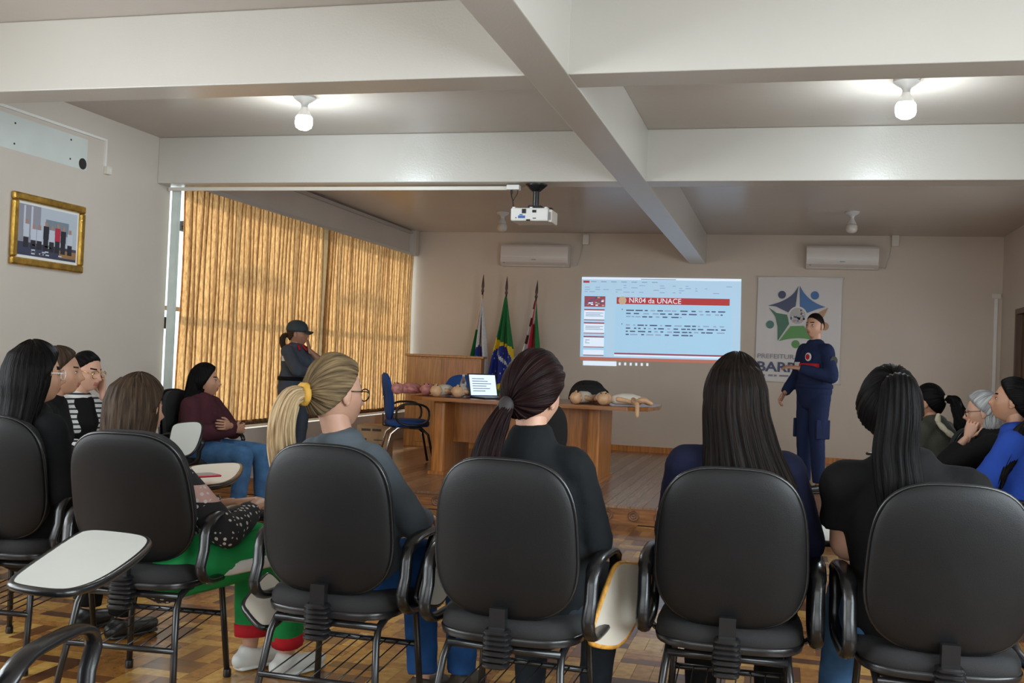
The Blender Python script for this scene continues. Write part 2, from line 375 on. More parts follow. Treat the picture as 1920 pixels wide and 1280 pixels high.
# ================================================================ BLINDS
bl = thing('vertical_blind', 'tan woven vertical blind glowing across the big stage window', 'blind', (XBL, 7.9, 0.5))
MB().bx((-0.03, 0.0, 2.155), (0.03, 5.68, 2.19)).build('head_rail', 'aluminium', bl, 0)
def slat_geo(w_, h, bow, ph):
    b = MB(); n = 7; rows = 14; rings = []
    for i in range(rows+1):
        z = -h + h*i/rows
        rings.append([(bow*math.cos(PI*(j/(n-1)-0.5)) + 0.006*math.sin(z*3+ph), w_*(j/(n-1)-0.5) + 0.008*math.sin(z*2.1+ph), z) for j in range(n)])
    vs = [p for r_ in rings for p in r_]; fs = [(i*n+j, i*n+j+1, (i+1)*n+j+1, (i+1)*n+j) for i in range(rows) for j in range(n-1)]
    b.add(vs, fs)
    for e0, e1 in ((0, 1), (n-2, n-1)):          # stitched side hems, a second layer of cloth
        hv = []
        for r_ in rings:
            for (k0, k1, f_) in ((e0, e1, 0.0), (e0, e1, 0.85)) if e0 == 0 else ((e1, e0, 0.85), (e1, e0, 0.0)):
                a_, c_ = r_[k0], r_[k1]; hv.append((a_[0]+(c_[0]-a_[0])*f_+0.003, a_[1]+(c_[1]-a_[1])*f_, a_[2]))
        b.add(hv, [(2*i, 2*i+1, 2*i+3, 2*i+2) for i in range(rows)])
    return b.mesh('slat', 'blind_cloth', 180)
sg = [slat_geo(0.106, 2.09, 0.010, q*1.7) for q in range(5)]
ns = 66
for i in range(ns):
    if i in (32, 33): continue
    o = link('slat', sg[rng.randrange(5)], bl)
    yy = 0.06 + 5.56*i/(ns-1)
    o.location = (rng.uniform(-0.002, 0.002), yy, 2.155)
    o.rotation_euler = (rng.uniform(-0.004, 0.004), 0, -0.21 + rng.uniform(-0.03, 0.03))
# weighted hem under the blind and a white strap of cloth hanging in the middle
for i in range(ns):
    o = MB().box((0, 0, 0), (0.008, 0.078, 0.05)) if i == 0 else None
    if i == 0: hem = o.mesh('hem_weight', 'door_wood', 0)
    q = link('hem_weight', hem, bl); q.location = (0.004, 0.06+5.58*i/(ns-1), 0.065)
m_ = M('blind_cloth').copy(); m_.name = 'pale_strip_cloth'; MATS['pale_strip_cloth'] = m_
for n_ in m_.node_tree.nodes:
    if n_.type == 'VALTORGB': n_.color_ramp.elements[0].color = (0.46, 0.38, 0.27, 1); n_.color_ramp.elements[1].color = (0.62, 0.52, 0.38, 1)
ps = MB().bx((-0.024, -0.12, -2.08), (-0.022, 0.12, 0)).mesh('pale_strip', 'pale_strip_cloth', 0)
o = link('pale_strip', ps, bl); o.location = (0, 2.86, 2.155)
# the pale blind gathered in the corner beside the window
pb = thing('gathered_blind', 'pale green vertical blind gathered edge-on in the window corner', 'blind', (XL+0.03, YWIN-0.02, 0.5))
for i in range(4):
    b = MB(); h = 2.09
    b.bx((-0.006 + 0.0*i, 0, 0.02), (0.060-0.008*i, 0.004, 2.1))
    o = b.build('slat', 'pale_blind', pb, 0); o.location = (0.0, 0.012 + 0.024*i, 0); o.rotation_euler = (0, 0, 0.25*(-1)**i)

# ================================================================ SEMINAR CHAIRS
def tablet_poly():
    # writing board outline: wide rounded far end, narrower near end (x across, y along)
    pts = [(-0.10, 0.0), (0.04, 0.0), (0.10, 0.03), (0.15, 0.12), (0.185, 0.30), (0.19, 0.42), (0.17, 0.475), (0.12, 0.50), (-0.02, 0.50), (-0.08, 0.485), (-0.11, 0.44), (-0.125, 0.10), (-0.12, 0.03)]
    # one corner-rounding pass
    for _ in range(2):
        q = []
        for i in range(len(pts)):
            a, b = pts[i], pts[(i+1) % len(pts)]
            q.append((a[0]*0.75+b[0]*0.25, a[1]*0.75+b[1]*0.25)); q.append((a[0]*0.25+b[0]*0.75, a[1]*0.25+b[1]*0.75))
        pts = q
    return pts
TPOLY = tablet_poly()
_cm = {}
def chair_meshes():
    n = 56
    def plate(y_off, dome, rim, w_, h_, name, mt):
        b = MB(); rings = []
        for k, (sc, yy) in enumerate([(0.02, dome), (0.3, dome*0.97), (0.6, dome*0.86), (0.82, dome*0.62), (0.93, dome*0.36), (0.985, dome*0.12), (1.0, 0.0), (0.99, -rim), (0.5, -rim-0.002), (0.02, -rim-0.002)]):
            r_ = []
            for (x, z) in superellipse(w_/2, h_/2, n, 3.1):
                x, z = x*sc, z*sc
                x *= 1.0 + 0.06*(z/(h_/2))*(-1)      # a little wider below
                r_.append((x, -yy + y_off + 0.55*x*x, z))
            rings.append(r_)
        return b.loft(rings).mesh(name, mt, 60)
    _cm['shell'] = plate(0.0, 0.022, 0.012, 0.452, 0.508, 'back_shell', 'shell_plastic')
    _cm['cushion'] = plate(0.034, -0.0, 0.03, 0.44, 0.495, 'back_cushion', 'black_fabric')
    rim = [(x*(1.0-0.06*z/0.254), 0.012 + 0.55*x*x, z) for x, z in superellipse(0.227, 0.255, n, 3.1)]
    _cm['rim'] = MB().tube(rim, 0.0075, 6, loop=True).mesh('edge_trim', 'black_plastic', 180)
    b = MB(); rings = []
    for sc, z in [(0.02, 0.402), (0.6, 0.400), (0.92, 0.405), (1.0, 0.418), (1.0, 0.440), (0.96, 0.458), (0.8, 0.466), (0.4, 0.462), (0.02, 0.460)]:
        rings.append([(x*sc, y_*sc, z - 0.02*max(0, (y_*sc-0.12))/0.1*0.5) for x, y_ in superellipse(0.238, 0.228, 44, 3.4)])
    _cm['seat'] = b.loft(rings).mesh('seat', 'black_fabric', 60)
    seatpan = [[(x*sc, y_*sc, z) for x, y_ in superellipse(0.243, 0.233, 44, 3.4)] for sc, z in [(0.02, 0.388), (0.8, 0.388), (0.98, 0.396), (1.0, 0.414), (0.98, 0.42)]]
    _cm['pan'] = MB().loft(seatpan).mesh('seat_pan', 'black_plastic', 60)
    b = MB()
    for k in range(7):
        z = 0.335 + 0.0155*k; g = 1 - 0.035*abs(k-3)
        b.loft([[(x*q, y_*q - 0.235 - 0.004*abs(k-3), z+dz) for x, y_ in superellipse(0.047*g, 0.034, 16, 3.5)] for q, dz in ((0.84, 0), (1.0, 0.005), (1.0, 0.010), (0.84, 0.0150))])
    b.bx((-0.026, -0.255, 0.43), (0.026, -0.225, 0.50))
    _cm['bellows'] = b.mesh('bellows', 'black_plastic', 30)
    _cm['bar'] = MB().tube([(0, -0.24, 0.37), (0, -0.10, 0.372), (0, 0.10, 0.378)], 0.016, 8).mesh('support_bar', 'black_metal', 60)
    for sx, nm in ((-1, 'l'), (1, 'r')):
        _cm['rear'+nm] = MB().tube([(sx*0.235, -0.275, 0.006), (sx*0.205, -0.215, 0.25), (sx*0.196, -0.195, 0.33), (sx*0.19, -0.165, 0.368), (sx*0.19, -0.10, 0.386), (sx*0.19, -0.02, 0.388)], 0.0125, 10).mesh('leg', 'black_metal', 180)
        _cm['front'+nm] = MB().tube([(sx*0.215, 0.245, 0.006), (sx*0.198, 0.215, 0.25), (sx*0.194, 0.200, 0.34), (sx*0.19, 0.17, 0.376), (sx*0.19, 0.10, 0.386), (sx*0.19, -0.03, 0.388)], 0.0125, 10).mesh('leg', 'black_metal', 180)
        path = []
        for j in range(28):
            t = 2*PI*j/28; c, s_ = math.cos(t), math.sin(t)
            path.append((sx*0.275, 0.0 + 0.185*math.copysign(abs(c)**0.62, c) + (0.03 if s_ > 0 else 0), 0.525 + 0.112*math.copysign(abs(s_)**0.55, s_)))
        _cm['arm'+nm] = MB().tube(path, [(0.026, 0.013) if p[2] > 0.60 else (0.022, 0.014) for p in path], 10, side=(1, 0, 0), loop=True).mesh('armrest', 'black_plastic', 180)
        _cm['brk'+nm] = MB().tube([(sx*0.19, 0.03, 0.392), (sx*0.25, 0.03, 0.395), (sx*0.274, 0.03, 0.415)], [(0.03, 0.007)]*3, 8, side=(0, 1, 0)).mesh('arm_bracket', 'black_metal', 180)
    _cm['str_r'] = MB().tube([(-0.213, -0.232, 0.205), (0.213, -0.232, 0.205)], 0.010, 8).mesh('stretcher', 'black_metal', 180)
    _cm['str_f'] = MB().tube([(-0.2, 0.218, 0.235), (0.2, 0.218, 0.235)], 0.010, 8).mesh('stretcher', 'black_metal', 180)
    _cm['cross'] = MB().tube([(-0.19, -0.17, 0.37), (0.19, -0.17, 0.37)], 0.012, 8).mesh('crossbar', 'black_metal', 180)
    _cm['wire'] = MB().tube([(0, -0.232, 0.211), (0, 0.218, 0.240)], 0.0024, 5).mesh('rack_wire', 'black_metal', 180)
    foot = MB().lathe([(0.015, 0), (0.017, 0.004), (0.016, 0.028), (0.013, 0.03)], 10)
    _cm['foot'] = foot.mesh('foot_cap', 'black_plastic', 40)
chair_meshes()
def tablet_obj(t, T, edge='black_plastic', top='laminate'):
    b = MB(); n = len(TPOLY)
    b.prism(TPOLY, 0.018, 0, T, 1)
    o = b.build('writing_tablet', [top, edge], t, 30)
    rim = MB().tube([T @ V((p[0], p[1], 0.009)) for p in TPOLY], 0.0105, 6, loop=True).build('tablet_edge', edge, o, 180)
    return o
TAB_DOWN = trans((0.30, 0.20, 0.60)) @ rotm('Y', math.radians(78)) @ rotm('Z', math.radians(-150))
def seminar_chair(label, loc, rz, tablet=None, arms='lr', edge='black_plastic', tilt=8, top='laminate', pz=1.0):
    t = thing('seminar_chair', label, 'chair', (loc[0], loc[1], 0), rz, 'black seminar chairs with writing tablets')
    for k in ('shell', 'cushion', 'rim'):
        o = link(_cm[k].name.split('.')[0], _cm[k], t); o.location = (0, -0.235, 0.69); o.rotation_euler = (math.radians(tilt), 0, 0); o.scale = (1.03 if pz < 1 else 1, 1, pz)
    for k in ('seat', 'pan', 'bellows', 'bar', 'cross', 'str_r', 'str_f'): link(_cm[k].name.split('.')[0], _cm[k], t)
    for nm in 'lr':
        for q in ('rear', 'front'):
            lg = link('leg', _cm[q+nm], t)
            f = link('foot_cap', _cm['foot'], lg); sx = -1 if nm == 'l' else 1
            f.location = (sx*0.235, -0.275, 0.0) if q == 'rear' else (sx*0.215, 0.245, 0.0)
        if nm in arms:
            a = link('armrest', _cm['arm'+nm], t); link('arm_bracket', _cm['brk'+nm], a)
    for i in range(8):
        o = link('rack_wire', _cm['wire'], t); o.location = (-0.175 + 0.05*i, 0, 0)
    if tablet is not None: tablet_obj(t, tablet, edge, top)
    return t
CS = 0.95
def plate_to_root(p, rz):
    "floor position of a chair whose back plate centre stands over p"
    return (p.x - 0.235*CS*math.sin(rz), p.y + 0.235*CS*math.cos(rz))
def chair_at(px, py, d, rzdeg, label, **k):
    rz = math.radians(rzdeg); p = at(px, py, d*CS)
    t = seminar_chair(label, plate_to_root(p, rz), rz, pz=0.90, **k); t.scale = (CS, CS, 1.06)
    return t
def tab_px(ch, bl, br_, tl, edge='black_plastic', top='laminate', dy=0.0):
    "hang a writing board: near corner, across corner and far corner as (px, py, depth)"
    bpy.context.view_layer.update()
    o_, x_, y_ = at(*bl), at(*br_), at(*tl); ex, ey = x_-o_, y_-o_; nn = ex.cross(ey).normalized()
    if nn.dot(FWD) > 0: nn = -nn
    Mx = Matrix.Identity(4)
    for i in range(3):
        Mx[i][0] = ex[i]/0.29; Mx[i][1] = ey[i]/0.5; Mx[i][2] = nn[i]; Mx[i][3] = o_[i]
    mi_ = trans(ch.location) @ rotm('Z', ch.rotation_euler.z) @ Matrix.Diagonal((ch.scale.x, ch.scale.y, ch.scale.z, 1))
    return tablet_obj(ch, mi_.inverted() @ Mx @ trans((0.125, 0, 0)), edge, top)
CH1 = chair_at(-24, 925, 4.25, 4, 'black chair at the left edge under the woman in white glasses')
CH2 = chair_at(236, 952, 3.82, 6, 'black chair of the girl in the patterned sweater, board folded down', tilt=19)
tab_px(CH2, (452, 1140, 3.52), (500, 1200, 3.42), (500, 1072, 3.74), top='laminate_beige')
CH3 = chair_at(605, 980, 3.52, 0, 'black chair of the blonde woman with the ponytail')
tab_px(CH3, (772, 1128, 3.42), (832, 1142, 3.62), (806, 985, 3.62))
CH4 = chair_at(941, 1018, 3.28, -3, 'black chair with orange-edged board hanging, under the black blazer woman')
tab_px(CH4, (1098, 1206, 3.22), (1172, 1218, 3.34), (1146, 1050, 3.40), edge='wood_edge', top='laminate_beige')
CH5 = chair_at(1370, 1020, 3.28, 1, 'black chair under the woman with long loose dark hair', tablet=trans((0.33, 0.22, 0.655)) @ rotm('Z', math.radians(5)))
CH6 = chair_at(1786, 1066, 3.06, 4, 'black chair at the right edge under the woman in black T-shirt', arms='lr')
# empty chair closest to the camera, writing board swung out
def on_plane(px, py, z):
    d_ = RIGHT*((px-960)/FPX) + UP*(-(py-640)/FPX) + FWD
    return (z-CAM_H)/d_.z
c0 = at(48, 1215, 2.12)
CH0 = seminar_chair('empty black chair nearest the camera with white board swung out', (c0.x-0.275, c0.y+0.02), math.radians(10))
tab_px(CH0, (8, 1092, on_plane(8, 1092, 0.72)), (176, 1116, on_plane(176, 1116, 0.72)), (150, 988, on_plane(150, 988, 0.72)))

# ================================================================ STAGE FURNITURE
D = thing('speakers_desk', 'long wooden desk on the stage carrying manikins and a laptop', 'desk', (-2.31, 9.9, ZS))
def dx(x): return x + 2.31
def dy(y): return y - 9.9
tp = []
for x, y in [(-3.46, 9.42), (-3.30, 9.30), (-2.3, 9.24), (-1.35, 9.28), (-1.17, 9.40), (-1.13, 9.9), (-1.17, 10.42), (-1.35, 10.55), (-3.30, 10.55), (-3.46, 10.42)]: tp.append((dx(x), dy(y)))
MB().prism(tp, 0.035, T=trans((0, 0, 0.715))).build('desk_top', 'desk_top_wood', D, 30, 0.006)
MB().bx((dx(-3.28), dy(9.56), 0), (dx(-3.15), dy(10.42), 0.715)).build('end_panel', 'desk_wood', D, 0, 0.03)
MB().bx((dx(-1.78), dy(9.70), 0), (dx(-1.66), dy(10.43), 0.715)).build('end_panel', 'desk_wood', D, 0, 0.02)
MB().bx((dx(-3.15), dy(9.86), 0.30), (dx(-1.78), dy(9.885), 0.715)).build('modesty_panel', 'desk_wood', D, 0)
MB().bx((dx(-1.795), dy(9.68), 0), (dx(-1.645), dy(10.45), 0.03)).build('plinth', 'desk_wood', D, 0)
MB().bx((dx(-3.295), dy(9.54), 0), (dx(-3.135), dy(10.44), 0.03)).build('plinth', 'desk_wood', D, 0)

L = thing('lectern', 'tall light wooden lectern cabinet in the corner behind the desk', 'cabinet', (-4.18, 12.75, ZS), math.radians(12))
MB().bx((-0.50, -0.30, 0), (0.44, 0.30, 1.13)).build('body', 'lectern_wood', L, 0, 0.006)
MB().bx((-0.53, -0.33, 1.13), (0.47, 0.33, 1.16)).build('top', 'lectern_wood', L, 0, 0.006)
MB().bx((-0.36, -0.312, 0.06), (-0.06, -0.30, 1.11)).build('door', 'lectern_wood', L, 0, 0.004)
MB().bx((-0.03, -0.312, 0.06), (0.42, -0.30, 1.11)).build('door', 'desk_wood', L, 0, 0.004)

CB = thing('cardboard_box', 'brown cardboard carton with printing against the window wall', 'box', tuple(at(702, 852, 11.4)), math.radians(8))
CB.location.z = ZS
MB().bx((-0.17, -0.14, 0), (0.17, 0.14, 0.36)).build('carton', 'cardboard', CB, 0, 0.004)
MB().bx((-0.165, -0.142, 0.358), (0.165, 0.0, 0.364)).bx((-0.165, 0.004, 0.358), (0.165, 0.142, 0.364)).build('flap', 'cardboard', CB, 0)
for x0, x1, z0, z1 in ((-0.12, -0.02, 0.30, 0.325), (0.0, 0.10, 0.30, 0.325), (-0.14, -0.06, 0.14, 0.22), (0.02, 0.12, 0.20, 0.21), (0.02, 0.12, 0.15, 0.16), (0.02, 0.12, 0.10, 0.11)):
    MB().bx((x0, -0.1415, z0), (x1, -0.139, z1)).build('printed_mark', 'carton_print', CB, 0)

def office_chair(label, loc, rz, mt, chrome=True, z=ZS, arms=True):
    t = thing('visitor_chair', label, 'chair', (loc[0], loc[1], z), rz)
    b = MB().loft([[(x*sc, -yy + 0.5*x*x, zz*sc) for x, zz in superellipse(0.215, 0.25, 36, 2.7)] for sc, yy in ((0.02, 0.03), (0.6, 0.03), (0.9, 0.02), (1, 0), (0.95, -0.03), (0.5, -0.045), (0.02, -0.045))])
    o = b.build('backrest', mt, t, 60); o.location = (0, -0.23, 0.70); o.rotation_euler = (math.radians(8), 0, 0)
    MB().loft([[(x*sc, y_*sc, zz) for x, y_ in superellipse(0.24, 0.23, 36, 3.2)] for sc, zz in ((0.02, 0.40), (0.95, 0.40), (1, 0.42), (1, 0.445), (0.9, 0.465), (0.02, 0.465))]).build('seat', mt, t, 60)
    lm = 'chrome' if chrome else 'black_metal'
    for sx in (-1, 1):
        MB().tube([(sx*0.24, -0.26, 0.01), (sx*0.2, -0.19, 0.32), (sx*0.19, -0.12, 0.385), (sx*0.19, 0.0, 0.39)], 0.013, 8).build('leg', lm, t, 180)
        MB().tube([(sx*0.24, 0.27, 0.01), (sx*0.2, 0.2, 0.32), (sx*0.19, 0.13, 0.385), (sx*0.19, 0.0, 0.39)], 0.013, 8).build('leg', 'black_metal', t, 180)
        if not arms: continue
        path = []
        for j in range(24):
            a = 2*PI*j/24; c, s_ = math.cos(a), math.sin(a)
            path.append((sx*0.275, 0.02 + 0.17*math.copysign(abs(c)**0.75, c), 0.53 + 0.11*math.copysign(abs(s_)**0.75, s_)))
        MB().tube(path, [(0.022, 0.012)]*24, 8, side=(1, 0, 0), loop=True).build('armrest', 'black_plastic', t, 180)
    MB().tube([(-0.19, -0.13, 0.38), (0.19, -0.13, 0.38)], 0.012, 8).build('crossbar', 'black_metal', t)
    MB().tube([(0, -0.255, 0.52), (0, -0.25, 0.40), (0, -0.12, 0.38)], [(0.035, 0.008)]*3, 8, side=(1, 0, 0)).build('back_support', 'black_metal', t)
    return t
p = at(760, 858, 10.9)
office_chair('blue upholstered armchair with chrome legs left of the desk', (p.x, p.y), math.radians(-62), 'blue_fabric')
p = at(868, 800, 11.2)
office_chair('blue upholstered armchair hidden behind the desk and laptop', (p.x, p.y), math.radians(200), 'blue_fabric')
p = at(1085, 800, 11.0)
office_chair('black office chair standing behind the right half of the desk', (p.x, p.y), math.radians(170), 'black_fabric', False)
p = at(1026, 820, 8.75)
office_chair('black chair in front of the desk, seen past the blazer woman', (p.x, p.y), math.radians(0), 'black_fabric', False, ZS if p.y > YS+0.3 else 0, False)

# laptop, bottle, bag
DT = ZS + 0.75
def on_desk(px, y):
    "point on the desk top on the viewing line of a pixel column, at world distance y"
    k = (px-960)/FPX; dd = y / (FWD.y + k*RIGHT.y)
    return V((RIGHT.x*k*dd + FWD.x*dd, y, DT))
p = on_desk(926, 9.62)
lp = thing('laptop', 'open black laptop with a lit white document on the desk', 'laptop', p, math.radians(54))
MB().bx((-0.17, -0.12, 0), (0.17, 0.12, 0.018)).build('base', 'black_plastic', lp, 0, 0.004)
MB().bx((-0.15, -0.05, 0.018), (0.15, 0.10, 0.020)).build('keyboard', 'grey_plastic', lp, 0)
TL = trans((0, 0.12, 0.015)) @ rotm('X', math.radians(-14))
ld = MB().bx((-0.17, -0.006, 0), (0.17, 0.006, 0.225), T=TL).build('lid', 'black_plastic', lp, 0, 0.003)
MB().bx((-0.158, -0.0085, 0.012), (0.158, -0.006, 0.213), T=TL).build('screen', 'laptop_screen', ld, 0)
for k in range(6): MB().bx((-0.13, -0.0095, 0.17-0.024*k), (0.02+0.1*((k*37) % 5)/5, -0.0085, 0.178-0.024*k), T=TL).build('text_line', 'laptop_text', ld, 0)
p = on_desk(872, 10.05)
bt = thing('water_bottle', 'clear plastic water bottle standing beside the laptop', 'bottle', p)
MB().lathe([(0.001, 0), (0.030, 0.002), (0.032, 0.02), (0.030, 0.06), (0.032, 0.10), (0.032, 0.13), (0.022, 0.165), (0.012, 0.185), (0.012, 0.20)], 16).build('body', 'bottle_plastic', bt, 60)
MB().lathe([(0.014, 0.198), (0.014, 0.214), (0.001, 0.216)], 14).build('cap', 'white_plastic', bt)
MB().lathe([(0.0325, 0.075), (0.0325, 0.12)], 16).build('paper_label', 'paper', bt)
p = on_desk(1112, 10.2)
bg = thing('black_bag', 'black soft bag lying behind the manikins on the desk', 'bag', p)
b = MB()
b.loft([[(x*sc*(1+0.08*math.sin(5*j)), y_*sc, zz) for j, (x, y_) in enumerate(superellipse(0.19, 0.12, 24, 2.6))] for sc, zz in ((0.02, 0.0), (0.95, 0.0), (1, 0.05), (0.9, 0.11), (0.6, 0.155), (0.02, 0.165))])
b.build('bag_body', 'black_fabric', bg, 180)
MB().tube([(-0.1, 0, 0.14), (-0.06, -0.03, 0.20), (0.06, -0.03, 0.20), (0.1, 0, 0.14)], 0.009, 6).build('handle', 'black_fabric', bg, 180)

# infant manikins
def manikin(label, px, y, rz, mt='manikin_skin', arm=False, s=1.0, z=0):
    p = on_desk(px, y); p.z += z
    t = thing('infant_manikin', label, 'manikin', p, rz, 'infant training manikins on the desk')
    b = MB()
    b.tube([(-0.10*s, 0, 0.055*s), (-0.03*s, 0, 0.065*s), (0.06*s, 0, 0.062*s), (0.12*s, 0, 0.055*s)], [(0.05*s, 0.045*s), (0.068*s, 0.055*s), (0.07*s, 0.055*s), (0.055*s, 0.045*s)], 14, side=(0, 1, 0), round_ends=True)
    b.build('torso', 'manikin_cloth' if mt == 'manikin_skin' else mt, t, 180)
    h = MB(); h.sphere((-0.185*s, 0, 0.06*s), (0.062*s, 0.056*s, 0.058*s), 16, 10)
    h.sphere((-0.192*s, 0, 0.118*s), (0.012*s, 0.010*s, 0.010*s), 8, 5)
    h.sphere((-0.19*s, 0.056*s, 0.06*s), (0.012*s, 0.008*s, 0.016*s), 8, 5); h.sphere((-0.19*s, -0.056*s, 0.06*s), (0.012*s, 0.008*s, 0.016*s), 8, 5)
    h.tube([(-0.13*s, 0, 0.058*s), (-0.10*s, 0, 0.058*s)], 0.03*s, 10)
    hd = h.build('head', mt, t, 180)
    for q in (-1, 1):
        MB().sphere((-0.206*s, q*0.022*s, 0.112*s), 0.007*s, 8, 5).build('eye', 'dark_gap', hd, 180)
        MB().tube([(-0.08*s, q*0.05*s, 0.062*s), (0.0, q*0.068*s, 0.05*s), (0.06*s, q*0.070*s, 0.03*s)], [0.024*s, 0.021*s, 0.016*s], 10, round_ends=True).build('arm', mt, t, 180)
        MB().tube([(0.10*s, q*0.035*s, 0.05*s), (0.17*s, q*0.06*s, 0.06*s), (0.23*s, q*0.05*s, 0.03*s)], [0.032*s, 0.028*s, 0.02*s], 10, round_ends=True).build('leg', mt, t, 180)
    if arm:
        MB().tube([(0.06*s, -0.06*s, 0.06*s), (0.06*s, -0.17*s, 0.035*s), (0.05*s, -0.27*s, 0.03*s), (0.045*s, -0.31*s, 0.0*s), (0.045*s, -0.315*s, -0.07*s)], [0.026*s, 0.024*s, 0.022*s, 0.020*s, 0.016*s], 10, round_ends=True).build('hanging_limb', 'manikin_skin', t, 180)
    return t
manikin('pinkish infant manikin at the left end of the desk', 772, 9.66, math.radians(70), 'manikin_pink')
manikin('pinkish infant manikin second from the left end of the desk', 806, 9.74, math.radians(105), 'manikin_pink')
manikin('tan infant manikin with pale top, head forward, third from the left', 837, 9.56, math.radians(84))
manikin('tan infant manikin with pale top beside the water bottle', 868, 9.60, math.radians(98))
manikin('tan infant manikin on the right half of the desk next to the blazer woman', 1098, 9.56, math.radians(80))
manikin('tan infant manikin on the right half of the desk in front of the bag', 1135, 9.58, math.radians(100))
manikin('infant manikin at the right desk end with a limb hanging over', 1177, 9.54, math.radians(20), 'manikin_skin', True)

# ================================================================ FLAGS
FC = {'green': (0.01, 0.17, 0.04), 'yellow': (0.80, 0.55, 0.02), 'blue': (0.015, 0.035, 0.28), 'white': (0.72, 0.72, 0.72), 'red': (0.50, 0.015, 0.03), 'pink': (0.72, 0.52, 0.48), 'gold': (0.55, 0.36, 0.05), 'dark': (0.08, 0.02, 0.02)}
FK = list(FC)
for k in FK: mat('flag_'+k, FC[k], 0.75, var=0.08, vscale=30, bump=0.1, bscale=300)
def flag(label, px, ztop, lean, design, wid, hang):
    p = on_desk(px, YW-0.32); p.z = ZS
    t = thing('flag', label, 'flag', p)
    top = V((lean, 0, ztop - ZS))
    MB().tube([(0, 0, 0.0), tuple(top)], 0.012, 8).build('pole', 'pole_wood', t, 180)
    u = top.normalized()
    MB().lathe([(0.012, 0), (0.022, 0.02), (0.012, 0.05), (0.020, 0.08), (0.016, 0.13), (0.003, 0.24)], 10, T=trans(top) @ V((0, 0, 1)).rotation_difference(u).to_matrix().to_4x4()).build('finial', 'pole_wood', t, 50)
    MB().lathe([(0.14, 0), (0.14, 0.02), (0.05, 0.05), (0.02, 0.07), (0.018, 0.12)], 18).build('stand', 'pole_wood', t, 40)
    nu, nvv = 44, 64; z0 = ztop - ZS - 0.03; z1 = z0 - hang
    vs = []; fs = []; ms = []
    for side_ in (0, 1):
        for j in range(nvv+1):
            b_ = j/nvv; z = z0 + (z1-z0)*b_
            ww = wid*(0.10 + 0.90*min(1, b_*1.35)**0.8); ctr = lean*(z/(ztop-ZS))
            for i in range(nu+1):
                a_ = i/nu
                x = ctr - ww*0.52 + ww*a_ + 0.012*math.sin(b_*7+a_*4)
                yv = -0.05*min(1, b_*2)*math.sin(a_*PI*5 + b_*2.2) - 0.03*math.sin(a_*PI)
                vs.append((x, yv + (0.012 if side_ else 0) + 0.02*math.sin(PI*a_)*(1 if side_ else 0), z - 0.03*math.sin(a_*PI*2.2)*b_))
    n1 = (nu+1)*(nvv+1)
    for side_ in (0, 1):
        for j in range(nvv):
            for i in range(nu):
                k = side_*n1 + j*(nu+1) + i
                f = (k, k+1, k+nu+2, k+nu+1)
                fs.append(f if side_ else f[::-1]); ms.append(FK.index(design((i+0.5)/nu, (j+0.5)/nvv)))
    for j in range(nvv):
        for i in (0, nu):
            k = j*(nu+1) + i; fs.append((k, k+nu+1, n1+k+nu+1, n1+k)); ms.append(FK.index(design(i/nu*0.98+0.01, (j+0.5)/nvv)))
    b = MB(); b.v = vs; b.f = fs; b.m = ms
    b.build('cloth', ['flag_'+k for k in FK], t, 180)
def d_brazil(a, b):
    e = ((a-0.42)/0.52)**2 + ((b-0.60)/0.165)**2
    if e < 1:
        if abs((b-0.50) - 0.30*(a-0.30)**1.0) < 0.018 and a > 0.2: return 'white'
        if e > 0.1 and (math.sin(a*37)*math.sin(b*90) > 0.93): return 'white'
        return 'blue'
    if 0.36 + 0.09*a < b < 0.79 + 0.07*a and b < 0.95 - 0.0*a: return 'yellow'
    return 'green'
def d_parana(a, b):
    if a < 0.24 and b > 0.30: return 'green' if a < 0.17 or b < 0.9 else 'white'
    if a < 0.22: return 'pink'
    e = ((a-0.55)/0.24)**2 + ((b-0.56)/0.115)**2
    if e < 1: return 'white' if abs(b-0.55-0.12*(a-0.5)) < 0.012 else 'blue'
    if e < 1.8 and (a < 0.42 or b > 0.66) and math.sin(a*60)*math.sin(b*90) > -0.2: return 'green'
    return 'white'
def d_town(a, b):
    if a > 0.74: return 'green'
    if a < 0.2: return 'dark' if math.sin(b*40) > 0 else 'white'
    if b < 0.22: return 'pink' if a > 0.55 else 'red'
    if a < 0.30 or (b > 0.72 and a < 0.56): return 'white'
    if 0.66 < b < 0.82 and 0.56 < a: return 'gold'
    return 'red'
flag('white and green state flag with blue disc on its pole', 897, 2.16, 0.03, d_parana, 0.26, 1.55)
flag('green, yellow and blue national flag on the middle pole', 943, 2.14, 0.02, d_brazil, 0.34, 1.50)
flag('red, white and green town flag on the right pole', 988, 2.10, 0.10, d_town, 0.30, 1.45)

# ================================================================ PROJECTED SLIDE
def wallp(px, py):
    k = (px-960)/FPX; l = -(py-640)/FPX
    d_ = RIGHT*k + UP*l + FWD; s_ = (YW-0.012)/d_.y
    return V((0, 0, CAM_H)) + d_*s_
mat('slide_blue', (0.42, 0.62, 0.80), 0.6, emit=0.42); mat('slide_panel', (0.38, 0.62, 0.82), 0.6, emit=0.42); mat('slide_white', (0.66, 0.76, 0.88), 0.6, emit=0.5)
mat('slide_red', (0.42, 0.05, 0.05), 0.6, emit=0.40); mat('slide_orange', (0.50, 0.17, 0.12), 0.6, emit=0.35); mat('slide_ink', (0.10, 0.16, 0.28), 0.6, emit=0.2); mat('slide_ink2', (0.28, 0.38, 0.52), 0.6, emit=0.4)
mat('slide_maroon', (0.33, 0.08, 0.12), 0.6, emit=0.35); mat('slide_tan', (0.55, 0.40, 0.28), 0.6, emit=0.4)
a0, a1, a2, a3 = wallp(1091, 519), wallp(1390, 523), wallp(1387, 693), wallp(1087, 685)
SL = thing('projected_slide', 'bright projected slide with red title bar on the back wall', 'slide', (a0.x, YW-0.002, a0.z))
